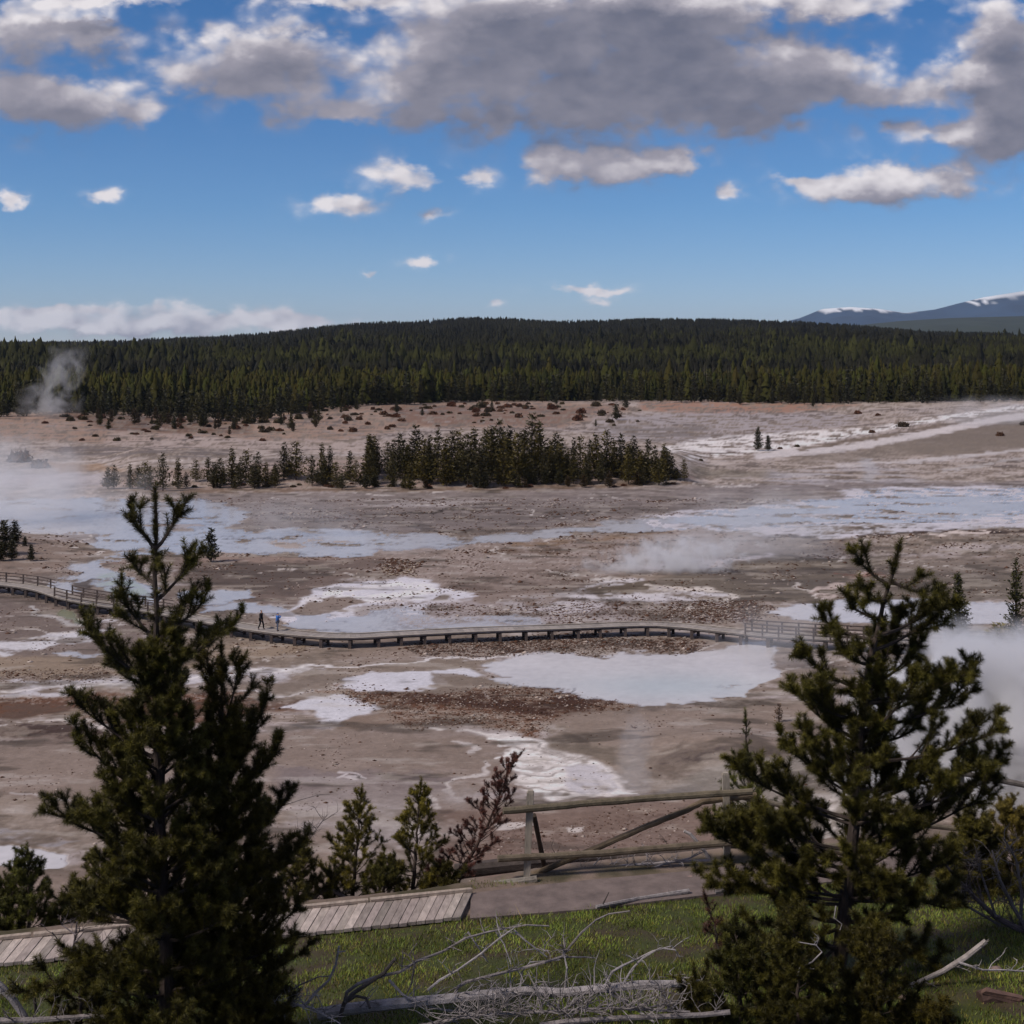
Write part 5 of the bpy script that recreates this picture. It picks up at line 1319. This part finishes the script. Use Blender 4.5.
dead('fallen_tree', 'long grey fallen dead tree with many curved bare branches at the bottom centre', 'fallen tree',
     [(318, 1014), (345, 1009), (376, 1006), (417, 1002), (444, 999), (485, 995), (526, 991), (560, 993), (600, 989), (640, 985), (672, 984), (704, 983)], .062, .038, 14.55, W, 40, .34, tr=.009, lv=1,
     child=[([(344, 1004), (347, 992), (358, 984), (376, 977), (400, 972), (417, 961), (444, 951), (466, 938), (488, 932), (508, 928), (526, 925), (549, 926)], .016, .006, GY_, 6),
            ([(428, 990), (440, 980), (458, 970), (482, 953), (500, 938), (510, 931)], .011, .006, W, 3),
            ([(455, 994), (458, 987), (466, 982), (485, 977), (518, 969), (545, 962), (562, 957), (566, 951), (582, 932), (596, 920), (609, 914), (630, 911)], .015, .006, GY_, 7),
            ([(389, 980), (403, 995), (422, 1006), (444, 1010), (477, 1014), (504, 1022)], .012, .006, W, 3),
            ([(468, 932), (476, 944), (488, 962)], .008, .004, W, 1), ([(514, 930), (526, 941), (547, 957)], .009, .005, W, 2), ([(495, 930), (504, 944), (511, 964)], .008, .004, W, 0),
            ([(560, 957), (585, 957), (596, 958)], .008, .004, GY_, 1), ([(604, 988), (612, 972), (622, 966), (637, 959), (653, 951), (672, 946), (680, 957)], .011, .004, W, 3),
            ([(623, 984), (632, 969), (643, 958), (660, 948), (676, 950)], .010, .004, W, 2), ([(605, 990), (626, 1003), (640, 1012), (654, 1022)], .013, .008, W, 2),
            ([(565, 990), (567, 968), (563, 950)], .010, .006, W, 0), ([(404, 1000), (411, 985), (415, 965), (409, 955), (417, 943)], .008, .004, GY_, 1), ([(520, 990), (522, 972), (530, 962), (560, 960)], .007, .004, W, 2),
            ([(670, 985), (680, 978), (690, 984), (704, 990), (716, 996)], .010, .005, W, 2), ([(690, 984), (682, 995), (672, 1010)], .009, .005, W, 1)])
dead('dead_branch', 'blackened forked stub jutting over the left end of the fallen grey tree', 'dead branch',
     [(338, 1024), (344, 1004), (352, 994), (372, 981), (384, 973), (394, 960), (396, 959)], .022, .018, 14.3, DK, 0, child=[([(344, 1003), (356, 996), (366, 998), (370, 1008)], .014, .01, DK, 0)])
dead('dead_branch', 'pale bent stick standing up out of the brush left of the fallen tree', 'dead branch',
     [(305, 1006), (316, 992), (329, 980), (336, 964), (339, 946)], .017, .011, 14.7, (1.2, 1.15, 1.1), 0, child=[([(338, 952), (346, 951)], .006, .004, W, 0)])
dead('dead_branch', 'thin grey branch lying just left of the pale bent stick', 'dead branch', [(288, 992), (300, 985), (318, 977), (330, 976)], .010, .006, 14.8, GY_, 4, .2, tr=.004)
dead('log', 'lowest grey log along the bottom edge below the fallen tree', 'log', [(540, 1026), (566, 1022), (623, 1018), (702, 1015), (730, 1012)], .03, .026, 14.15, GY_, 12, .25, tr=.006)
dead('log', 'broken pale log lying in the bottom left corner', 'log', [(-14, 975), (2, 988), (12, 998), (24, 1016), (30, 1030)], .045, .03, 14.1, (1, .97, .98), 8, .25, tr=.007)
dead('dead_branch', 'short dark upright stub in the bottom left corner', 'dead branch', [(36, 1012), (34, 995), (33, 980)], .018, .012, 14.2, DK, 3, .15, tr=.005)
dead('log', 'thin grey log along the bottom edge under the tall left pine', 'log', [(-10, 1021), (40, 1020), (90, 1016), (140, 1019)], .03, .02, 14.0, GY_, 16, .25, tr=.006)
dead('dead_branch', 'tangle of pale twigs at the bottom between the left pines and the fallen tree', 'dead branch', [(268, 1012), (290, 1003), (312, 1008), (330, 1018)], .018, .010, 14.1, W, 30, .26, tr=.007)
brush = dead('dead_branch', 'dense heap of fine grey twigs under the fallen tree at the bottom edge', 'dead branch', [(400, 1030), (470, 1016), (540, 1012), (610, 1008), (690, 1012)], .016, .012, 14.2, (.85, .81, .80), 150, .38, tr=.008, lv=1)
dead('log', 'pale pole lying aslant on the grass at the lower right', 'log', [(880, 1000), (897, 991), (917, 983), (943, 971), (966, 957), (986, 941)], .024, .030, 15.5, (1.0, .95, .9), 4, .2,
     child=[([(958, 962), (983, 970), (1005, 970), (1030, 972)], .010, .006, W, 3)])
dead('dead_branch', 'curved pale root-like stick among the young pines at the lower right', 'dead branch', [(797, 976), (800, 968), (812, 962), (822, 952), (816, 945), (798, 942)], .009, .005, 14.0, W, 3, .15, tr=.004)
dead('dead_branch', 'thin crooked white twig hanging before the dark trunk of the open pine', 'dead branch', [(836, 906), (834, 918), (842, 924), (840, 930)], .007, .005, 15.4, W, 0)
dead('log', 'grey pole laid along the near edge of the trail at the right', 'log', [(596, 907), (610, 904), (637, 899), (665, 895), (689, 891)], .026, .036, lambda x, y: GY(x, y + 5), (1.0, .97, .97), 5, .12, tr=.005)
dead('log', 'second grey pole along the trail edge, under the boughs of the open pine', 'log', [(715, 892), (745, 887), (775, 881), (812, 876)], .028, .024, lambda x, y: GY(x, y + 5), GY_, 3, .12, tr=.005)
dead('dead_branch', 'small dark stick standing at the near edge of the trail', 'dead branch', [(603, 904), (606, 898), (609, 892)], .012, .006, 19.3, DK, 0)
def lipY(px): x = (px - 512) / F * 21; return float(y_far(x))
dead('log', 'thick dark weathered log lying behind the log fence', 'log', [(455, 871), (512, 865), (560, 861), (620, 857), (680, 852), (735, 849)], .12, .10, 22.15, (.26, .22, .2), 8, .35)
dead('dead_branch', 'pale thin dead tree with short twigs lying behind the fence at the trail edge', 'dead branch', [(534, 877), (575, 872), (624, 866), (672, 862), (715, 860)], .026, .02, 21.2, (1.1, 1.05, 1.05), 26, .30, tr=.008,
     child=[([(640, 872), (664, 864), (690, 858), (705, 851)], .014, .007, W, 4), ([(588, 872), (600, 858), (606, 850)], .008, .005, W, 2)])
dead('dead_branch', 'short bleached forked snag behind the right part of the fence', 'dead branch', [(712, 864), (705, 852), (697, 842), (690, 834), (684, 831)], .03, .024, 21.5, (1.45, 1.4, 1.35), 0)
dead('log', 'rounded grey log edging the trail at the foot of the left fence post', 'log', [(430, 892), (470, 887), (500, 884), (537, 879)], .05, .055, 20.55, (.75, .72, .62), 0)
dead('dead_branch', 'bare grey twiggy branch leaning out right of the bushy pair of pines', 'dead branch', [(285, 890), (296, 862), (310, 838), (327, 815)], .012, .005, 20.9, MDW, 22, .35, tr=.005)
dead('dead_branch', 'long thin bare branch reaching right from behind the left pines', 'dead branch', [(282, 806), (300, 800), (318, 795), (330, 794)], .007, .004, 21.5, MDW, 2, .1, tr=.003)
dead('dead_branch', 'dark arched root behind the plank walk left of the pair of young pines', 'dead branch', [(308, 905), (318, 893), (332, 890), (344, 897), (350, 904)], .04, .03, 20.8, (.4, .36, .36), 10, .2, tr=.006)
dead('dead_shrub', 'dry grey shrub with dark crooked stems at the right edge above the grass', 'dead shrub', [(1050, 945), (1020, 930), (996, 917), (975, 898), (955, 876), (943, 862)], .05, .014, 17.6, (.36, .3, .3), 40, .40, tr=.007,
     child=[([(1030, 935), (1012, 905), (1000, 880), (992, 850)], .022, .008, MDW, 9), ([(1020, 930), (1022, 895), (1016, 860), (1004, 838)], .018, .007, MDW, 9), ([(996, 917), (985, 885), (975, 855)], .014, .006, MDW, 8),
            ([(1035, 935), (1040, 890), (1030, 850)], .018, .007, MDW, 8), ([(1000, 925), (965, 905), (940, 893)], .016, .006, MDW, 6)])
dead('bare_sapling', 'small leafless dark sapling in the grass before the plank walk at the left', 'sapling', [(70, 978), (72, 955), (75, 938), (77, 922)], .018, .009, 17.0, (.36, .3, .32), 7, .25, tr=.006,
     child=[([(75, 942), (90, 946), (105, 952), (112, 960)], .011, .006, (.4, .34, .36), 3), ([(73, 955), (62, 945), (52, 932)], .008, .004, (.5, .44, .46), 2), ([(76, 935), (62, 925), (58, 915)], .007, .004, (.5, .44, .46), 2)])
# broken stump fragment
mb = MB(); c = P(1002, 1002, 15.0)
mb.tube([c + Vector((-.23, 0, .02)), c + Vector((-.12, .02, .04)), c + Vector((.08, .0, -.01)), c + Vector((.30, -.03, -.06))], [.085, .10, .075, .05], 9, (.40, .31, .28), .16)
mb.box(c + Vector((0.0, -.02, .08)), (.2, 0, -.04), (.01, .04, 0), (.02, 0, .015), (.75, .58, .5), .01)
tag(mb.build('wood_chunk', M['rock']), 'brown split chunk of wood lying on the grass in the bottom right corner', 'wood chunk')
for (px, py, r, lab) in [(905, 1000, .05, 'pale small stone in the grass at the lower right'), (996, 972, .06, 'flat whitish stone near the end of the pale pole'), (690, 880, .05, 'little pale stone at the fence side of the trail')]:
    mb = MB(); g = G(px, py); mb.lump(g + Vector((0, 0, r * .3)), r * 1.3, r, r * .7, col=(1.6, 1.5, 1.5)); tag(mb.build('stone', M['rock'], smooth=True), lab, 'stone')

# ------------------------------------------------------------------ trail, plank walk
def strip(name, mat, pts_near, pts_far, z, thick, kind=None):
    n = len(pts_near); v = []; 
    for a, b in zip(pts_near, pts_far): v += [(a[0], a[1], z), (b[0], b[1], z), (a[0], a[1], z - thick), (b[0], b[1], z - thick)]
    f = []
    for i in range(n - 1):
        a = 4 * i; b = a + 4
        f += [(a, b, b + 1, a + 1), (a + 2, b + 2, b, a), (a + 1, b + 1, b + 3, a + 3)]
    me = bpy.data.meshes.new(name); me.from_pydata(v, [], f); me.materials.append(mat)
    ca = me.color_attributes.new('tint', 'FLOAT_COLOR', 'POINT'); ca.data.foreach_set('color', np.ones(len(v) * 4, dtype=np.float32))
    o = bpy.data.objects.new(name, me); COL.objects.link(o)
    if kind: tag(o, kind=kind)
    return o
ZP = 18.25
def onp(px, py, z=ZP):
    Y = (ZC - z) * F / (py - HOR); return ((px - 512) / F * Y, Y)
M['trail'] = mat_proc('packed trail', (0.135, 0.105, 0.10), 0.9, 0.18, 3.5, bump=0.4, bscale=60, col2=(0.20, 0.155, 0.145), attr=True)
near = [onp(*p) for p in [(470, 917.5), (540, 912), (600, 907.5), (640, 902), (690, 896), (760, 888), (850, 879), (1000, 866), (1150, 852)]]
far = [onp(*p) for p in [(471, 892.5), (540, 884), (600, 878), (640, 874.5), (700, 869), (760, 862), (850, 854), (1000, 842), (1150, 830)]]
strip('path', M['trail'], near, far, ZP - 0.01, .12, 'structure')
walk = empty('plank_walk', (onp(200, 930)[0], onp(200, 930)[1], ZP - .1)); tag(walk, 'weathered wooden plank walk with a raised edge beam crossing the lower left', 'plank walk')
wl = Vector(walk.location)
a0 = Vector((*onp(-90, 974), 0)); a1 = Vector((*onp(470, 917.5), 0)); b0 = Vector((*onp(-90, 951), 0)); b1 = Vector((*onp(471, 892.5), 0))
mb = MB(); Lw = (a1 - a0).length; nb = int(Lw / 0.12); q = 0; skew = (a1 - a0).normalized() * 0.26 ; a1 = a1 + skew * .5; b1 = b1 + skew * 0.1
rp = random.Random(3)
for i in range(nb):
    f0 = (i + .04) / nb; f1 = (i + .96) / nb
    p = [a0.lerp(a1, f0) - skew, a0.lerp(a1, f1) - skew, b0.lerp(b1, f1), b0.lerp(b1, f0)]
    zt = ZP + 0.02 + rp.uniform(-.006, .006); t = rp.uniform(.6, .95) if rp.random() < .6 else rp.uniform(.95, 1.25)
    e = rp.uniform(-.015, .012)
    p[0].y += e; p[1].y += e
    vs = [Vector((w_.x, w_.y, zt - .045)) - wl for w_ in p] + [Vector((w_.x, w_.y, zt)) - wl for w_ in p]
    mb._add(vs, [(0, 3, 2, 1), (4, 5, 6, 7), (0, 1, 5, 4), (1, 2, 6, 5), (2, 3, 7, 6), (3, 0, 4, 7)], (t, t * rp.uniform(.95, 1.0), t))
mb.build('deck', M['plank'], walk)
for k, (s0, s1) in enumerate([((b0, 0.03), (b1, 0.03))]):
    d = (b1 - b0); nrm = Vector((-d.y, d.x, 0)).normalized(); m0 = b0 + nrm * .01; n_ = 5
    for i in range(n_):
        c0 = m0.lerp(b1, i / n_ + .002); c1 = m0.lerp(b1, (i + 1) / n_ - .002); c = (c0 + c1) / 2
        mb = MB(); mb.box(Vector((c.x, c.y, ZP + .045)) - wl, (c1 - c0) / 2, nrm * .04, (0, 0, .018), (.9, .85, .8), .004); mb.build('edge_beam', M['plank'], walk)
mb = MB()
for i in range(6):
    c = b0.lerp(b1, (i + .5) / 6).lerp(a0.lerp(a1, (i + .5) / 6), .5); mb.box(Vector((c.x, c.y, ZP - .12)) - wl, (a1 - a0) / 12, (0, .04, 0), (0, 0, .07), (.5, .5, .5))
mb.build('joist', M['plank'], walk)

# ------------------------------------------------------------------ log fence
fence = empty('log_fence', tuple(P(527, 880, 20.7))); tag(fence, 'rustic fence of round logs with two square posts beside the trail', 'fence')
fl_ = Vector(fence.location)
def fpart(name, pts, r, mat, col=(1, 1, 1), n=9, flat=False):
    mb = MB(); pts = [p - fl_ for p in pts]
    # subdivide for a slightly uneven log
    q = []
    for i in range(len(pts) - 1):
        for k in range(6): q.append(pts[i].lerp(pts[i + 1], k / 6) + Vector((0, 0, random.uniform(-.004, .004))))
    q.append(pts[-1])
    mb.tube(q, [r * random.uniform(.94, 1.06) for _ in q], n, col, .03)
    return mb.build(name, mat, fence)
def fpost(px0, py0, px1, py1, Y, w=.052):
    a = P(px0, py0, Y) - fl_; b = P(px1, py1, Y) - fl_; mb = MB()
    d = (b - a) / 2; mb.box((a + b) / 2, (w, 0, 0), (0, w, 0), d, (1, 1, 1), .004)
    mb.box(b + Vector((0, 0, .012)), (w * .8, 0, 0), (0, w * .8, 0), (0, 0, .012), (1.1, 1.1, 1.1))
    return mb.build('post', M['post'], fence)
fpost(526.5, 884, 530.5, 792, 20.70); fpost(727.5, 874, 725.5, 774, 21.30)
fpost(962, 862, 960, 766, 21.9)
yr0, yr1 = 20.58, 21.17
fpart('rail', [P(503, 811, yr0 - .02), P(580, 804, 20.8), P(660, 797.5, 21.0), P(752, 791.5, yr1)], .052, M['rail'], (1, .98, .9))
fpart('rail', [P(498, 858.5, yr0 - .02), P(600, 853.5, 20.86), P(722, 843, yr1), P(736, 842, yr1 + .02)], .052, M['rail'], (1.0, .95, .9))
fpart('brace', [P(532, 875, 20.9), P(594, 849, 21.0), P(640, 829, 21.1), P(687, 810, 21.2), P(702, 802, 21.25), P(756, 795, 21.45)], .046, M['rail'], (.9, .8, .7))
fpart('brace', [P(534, 815, 20.86), P(545, 869, 21.9)], .038, M['rail'], (.35, .3, .3))
fpart('brace', [P(730, 800, 21.5), P(742, 862, 22.4)], .038, M['rail'], (.35, .3, .3))
fpart('rail', [P(742, 797, 21.5), P(817, 813, 21.6), P(900, 822, 21.8), P(965, 830, 22.0)], .040, M['rail'], (1.1, 1.1, 1.1))
fpart('rail', [P(955, 772, 21.8), P(994, 779, 21.9), P(1060, 792, 22.0)], .045, M['rail'], (1.3, 1.35, 1.6))
fpart('rail', [P(722, 846, 21.4), P(820, 846, 21.6), P(965, 842, 21.9)], .04, M['rail'], (1.1, 1.1, 1.1))

# ------------------------------------------------------------------ long boardwalk over the basin
bw = empty('boardwalk', (0, 128, 0)); tag(bw, 'long low wooden boardwalk on short posts winding across the geyser basin', 'boardwalk')
bo = Vector(bw.location)
ZD = 0.92
def onz(px, py, z):
    Y = (ZC - z) * F / (py - HOR); return Vector(((px - 512) / F * Y, Y, z))
CL = [(-160, 579), (-60, 581), (0, 583.5), (40, 589), (70, 598), (110, 605), (150, 610), (200, 619), (245, 627), (290, 633), (345, 636.5), (400, 634), (470, 630.5), (560, 627.5), (640, 624.5), (680, 626), (720, 630), (760, 634), (820, 638), (880, 641), (940, 644), (1000, 647), (1060, 652), (1180, 660)]
cl = [onz(a, b, ZD) for a, b in CL]
# resample evenly (Catmull)
def smooth_line(p, step):
    out = []
    for i in range(len(p) - 1):
        p0 = p[max(i - 1, 0)]; p1 = p[i]; p2 = p[i + 1]; p3 = p[min(i + 2, len(p) - 1)]
        n = max(2, int((p2 - p1).length / step))
        for k in range(n):
            t = k / n
            out.append(0.5 * ((2 * p1) + (p2 - p0) * t + (2 * p0 - 5 * p1 + 4 * p2 - p3) * t * t + (3 * p1 - p0 - 3 * p2 + p3) * t ** 3))
    out.append(p[-1]); return out
sl_ = smooth_line(cl, 0.45)
def side_of(i):
    d = sl_[min(i + 1, len(sl_) - 1)] - sl_[max(i - 1, 0)]; d.z = 0; d.normalize(); return Vector((-d.y, d.x, 0))
HW = 0.95
mb = MB()
for i in range(len(sl_) - 1):
    a, b = sl_[i], sl_[i + 1]; sa, sb = side_of(i), side_of(i + 1)
    t = random.uniform(.8, 1.12)
    b_ = a.lerp(b, .96)
    top = [a - sa * HW, b_ - sb * HW, b_ + sb * HW, a + sa * HW]
    vs = [v - bo - Vector((0, 0, .06)) for v in top] + [v - bo for v in top]
    mb._add(vs, [(0, 3, 2, 1), (4, 5, 6, 7), (0, 1, 5, 4), (1, 2, 6, 5), (2, 3, 7, 6), (3, 0, 4, 7)], (t, t, t))
mb.build('deck', M['walk'], bw)
for sgn in (-1, 1):
    mb = MB()
    for i in range(len(sl_) - 1):
        a, b = sl_[i], sl_[i + 1]
        ca = a + side_of(i) * sgn * (HW - .08) - Vector((0, 0, .12)) - bo; cb_ = b + side_of(i + 1) * sgn * (HW - .08) - Vector((0, 0, .12)) - bo
        mb.tube([ca, cb_], .055, 4, (.6, .6, .6))
    mb.build('joist', M['walkdark'], bw)
    mb = MB()
    for i in range(len(sl_) - 1):
        a, b = sl_[i], sl_[i + 1]
        ca = a + side_of(i) * sgn * (HW + .02) + Vector((0, 0, .07)) - bo; cb_ = b + side_of(i + 1) * sgn * (HW + .02) + Vector((0, 0, .07)) - bo
        mb.tube([ca, cb_], .055, 4, (1.1, 1.1, 1.05))
    mb.build('edge_beam', M['walk'], bw)
acc = 0; last = sl_[0]; nleg = 0
for i in range(len(sl_)):
    acc += (sl_[i] - last).length; last = sl_[i]
    px = 512 + F * sl_[i].x / sl_[i].y
    if acc >= 2.0 and -15 < px < 1040:
        acc = 0; s_ = side_of(i); mb = MB()
        zg = min(-0.05, 0)
        dense_ = px < 330 or px > 760
        for sg in (-1, 1):
            c = sl_[i] + s_ * sg * (HW - .15)
            mb.box(Vector((c.x, c.y, (ZD - .2 - .25) / 2 + .0)) - bo, (.13, 0, 0), (0, .13, 0), (0, 0, (ZD - .2 + .25) / 2), (1, 1, 1))
        mb.box(sl_[i] - bo - Vector((0, 0, .32)), s_ * (HW - .1), (s_.y * .10, -s_.x * .10, 0), (0, 0, .14), (1, 1, 1))
        if dense_:
            mb.tube([sl_[i] - s_ * .8 - bo - Vector((0, 0, .2)), sl_[i] + s_ * .8 - bo - Vector((0, 0, .78))], .05, 4)
        mb.build('leg', M['walkdark'], bw); nleg += 1
print('legs', nleg)
def railing(pxa, pxb, sgn, h=1.05, rails=(0.35, .68, 1.0), step=2.1, xbr=False):
    sel = [i for i in range(len(sl_)) if pxa <= 512 + F * sl_[i].x / sl_[i].y <= pxb]
    posts = []; acc = 0; last = None
    for i in sel:
        if last is None or acc + (sl_[i] - last).length >= step: posts.append(i); acc = 0
        else: acc += (sl_[i] - last).length
        last = sl_[i]
    rt = None
    mb = MB()
    for r_ in rails:
        mb.tube([sl_[i] + side_of(i) * sgn * HW + Vector((0, 0, r_)) - bo for i in sel[::3] + [sel[-1]]], .055, 4)
    rail = mb.build('railing', M['walkdark'], bw)
    for i in posts:
        c = sl_[i] + side_of(i) * sgn * HW; m2 = MB(); m2.box(c + Vector((0, 0, h / 2 - .1)) - bo, (.07, 0, 0), (0, .07, 0), (0, 0, h / 2 + .1)); m2.build('rail_post', M['walkdark'], rail)
M['walkdark2'] = M['walkdark']
railing(-40, 48, 1); railing(62, 168, 1); railing(62, 168, -1); railing(748, 1030, 1, step=1.3); railing(748, 1030, -1, step=1.3)

# ------------------------------------------------------------------ the two walkers
def skin_mesh(name, verts, edges, rad, mat, parent, root=0, sub=1):
    me = bpy.data.meshes.new(name); me.from_pydata([tuple(v) for v in verts], edges, [])
    o = bpy.data.objects.new(name, me); COL.objects.link(o); o.parent = parent
    md = o.modifiers.new('Skin', 'SKIN'); 
    if not me.skin_vertices: 
        bpy.context.view_layer.objects.active = o
    lay_ = me.skin_vertices[0].data
    for i, r in enumerate(rad): lay_[i].radius = (r if isinstance(r, tuple) else (r, r))
    lay_[root].use_root = True
    sb = o.modifiers.new('Subdivision', 'SUBSURF'); sb.levels = sub; sb.render_levels = sub
    dg = bpy.context.evaluated_depsgraph_get(); dg.update()
    m2 = bpy.data.meshes.new_from_object(o.evaluated_get(dg))
    o.modifiers.clear(); o.data = m2; m2.materials.clear(); m2.materials.append(mat)
    m2.polygons.foreach_set('use_smooth', np.ones(len(m2.polygons), dtype=bool))
    if 'tint' not in m2.color_attributes:
        ca = m2.color_attributes.new('tint', 'FLOAT_COLOR', 'POINT'); ca.data.foreach_set('color', np.ones(len(m2.vertices) * 4, dtype=np.float32))
    return o
M['skin'] = mat_proc('skin', (0.45, 0.27, 0.19), 0.6, 0.1, 8, attr=True)
M['black'] = mat_proc('black cloth', (0.012, 0.012, 0.015), 0.85, 0.3, 10, attr=True)
M['blue'] = mat_proc('blue jacket', (0.035, 0.13, 0.42), 0.7, 0.2, 10, attr=True)
M['jeans'] = mat_proc('grey blue trousers', (0.10, 0.12, 0.18), 0.85, 0.2, 10, attr=True)
M['shoe'] = mat_proc('shoes', (0.03, 0.025, 0.025), 0.7, 0.2, 10, attr=True)
M['hair'] = mat_proc('hair', (0.02, 0.014, 0.01), 0.7, 0.2, 10, attr=True)
def person(label, loc, rz, jacket, trousers, st=0.22, h=1.75, arm='down', hood=False):
    r = empty('person', loc, rz); tag(r, label, 'person'); k = h / 1.75
    V3 = lambda x, y, z: (x * k, y * k, z * k)
    # y forward
    hips = V3(0, 0, .93); chest = V3(0, .02, 1.28); neck = V3(0, .03, 1.46); head = V3(0, .05, 1.60); crown = V3(0, .04, 1.71)
    LH, LK, LA, LT = V3(-.10, 0, .90), V3(-.11, st * .9, .50), V3(-.11, st, .09), V3(-.11, st + .15, .04)
    RH, RK, RA, RT = V3(.10, 0, .90), V3(.11, -st * .2, .49), V3(.11, -st * 1.1, .10), V3(.11, -st * 1.1 + .14, .04)
    LS, RS = V3(-.19, .01, 1.41), V3(.19, .01, 1.41)
    if arm == 'camera':
        LE, LW_, LF = V3(-.26, .16, 1.24), V3(-.10, .30, 1.44), V3(-.05, .33, 1.50); RE, RW, RF = V3(.26, .16, 1.24), V3(.10, .30, 1.44), V3(.05, .33, 1.50)
    else:
        LE, LW_, LF = V3(-.25, -.06, 1.14), V3(-.25, .04, .90), V3(-.24, .07, .80); RE, RW, RF = V3(.25, .04, 1.14), V3(.25, .14, .91), V3(.24, .18, .82)
    body_v = [hips, chest, neck, head, crown, LH, LK, LA, LT, RH, RK, RA, RT, LS, LE, LW_, LF, RS, RE, RW, RF]
    body_e = [(0, 1), (1, 2), (2, 3), (3, 4), (0, 5), (5, 6), (6, 7), (7, 8), (0, 9), (9, 10), (10, 11), (11, 12), (1, 13), (13, 14), (14, 15), (15, 16), (1, 17), (17, 18), (18, 19), (19, 20)]
    body_r = [.13, .13, .055, .09, .07, .08, .055, .038, .03, .08, .055, .038, .03, .055, .042, .028, .03, .055, .042, .028, .03]
    skin_mesh('body', body_v, body_e, [x * k for x in body_r], M['skin'], r)
    skin_mesh('jacket', [hips, chest, V3(0, .02, 1.42), LS, LE, LW_, RS, RE, RW], [(0, 1), (1, 2), (1, 3), (3, 4), (4, 5), (1, 6), (6, 7), (7, 8)], [x * k for x in [.175, .165, .10, .085, .065, .05, .085, .065, .05]], jacket, r)
    skin_mesh('trousers', [hips, LH, LK, LA, RH, RK, RA], [(0, 1), (1, 2), (2, 3), (0, 4), (4, 5), (5, 6)], [x * k for x in [.15, .105, .08, .065, .105, .08, .065]], trousers, r)
    for a, b in ((LA, LT), (RA, RT)): skin_mesh('shoe', [(a[0], a[1] - .03, a[2] - .03), b], [(0, 1)], [.055, .045], M['shoe'], r)
    skin_mesh('hair' if not hood else 'hood', [V3(0, .01, 1.60), V3(0, .02, 1.71)], [(0, 1)], [.105 * k, .09 * k], M['hair'] if not hood else jacket, r)
    return r
pw = lambda px: min(sl_, key=lambda p: abs(512 + F * p.x / p.y - px))
pa = pw(262.5); pb = pw(279)
person('person in black jacket and dark trousers, left one of two walkers on the boardwalk', (pa.x, pa.y, ZD + .002), math.radians(-100), M['black'], M['black'], .2, 1.78)
pr2 = person('person in bright blue jacket raising both hands to the face, right of the other walker', (pb.x, pb.y + .2, ZD + .002), math.radians(-60), M['blue'], M['jeans'], .06, 1.68, arm='camera', hood=True)

# ------------------------------------------------------------------ grass
def grass():
    rng = np.random.default_rng(8); n = 190000
    Yg = rng.uniform(12.3, 20.6, n); x = rng.uniform(-1, 1, n) * (Yg * 0.42)
    ok = (Yg < y_near(x) - 0.06 - 0.05 * rng.random(n)) ; band = (Yg > y_far(x) + 0.12) & (Yg < y_far(x) + 0.5) & (rng.random(n) < .5) & (x > -.6)
    cl_ = fbm(x, Yg, 1.1, 3, 140, .6)
    ok &= (cl_ > -0.15) | (rng.random(n) < .30)
    px = 512 + F * x / Yg
    keep = ok | band
    x, Yg, cl_ = x[keep], Yg[keep], cl_[keep]; n = len(x)
    z = hbase(x, Yg)
    h = rng.uniform(.018, .055, n) * (1 + .8 * np.clip(cl_, -.5, .8)) * (1 + 1.2 * (rng.random(n) < .03))
    a = rng.uniform(0, 6.28, n); w = rng.uniform(.004, .008, n)
    sx_, sy_ = np.cos(a) * w, np.sin(a) * w
    ln = rng.normal(0, .45, (n, 2)) * h[:, None]
    v = np.stack([np.stack([x - sx_, Yg - sy_, z - .005], 1), np.stack([x + sx_, Yg + sy_, z - .005], 1), np.stack([x + ln[:, 0], Yg + ln[:, 1], z + h], 1)], 1).reshape(-1, 3)
    dry = rng.random(n) < 0.12 + 0.22 * (fbm(x, Yg, 2.2, 2, 150) > .12)
    c = np.stack([rng.uniform(.8, 1.15, n), rng.uniform(.85, 1.15, n), rng.uniform(.6, 1.2, n)], 1) * (1 + 1.1 * fbm(x, Yg, 1.0, 3, 152))[:, None]
    c[dry] = c[dry] * np.array([1.5, 1.15, 1.5])
    m = mat_proc('grass blades', (0.130, 0.158, 0.028), .6, .35, 1.6, attr=True)
    o = np_mesh('grass', v, np.arange(3 * n).reshape(-1, 3), 3, m, None, colors=np.repeat(c, 3, 0))
    tag(o, 'short green grass with dry patches on the bank in front of the trail', 'grass', kind='stuff')
grass()
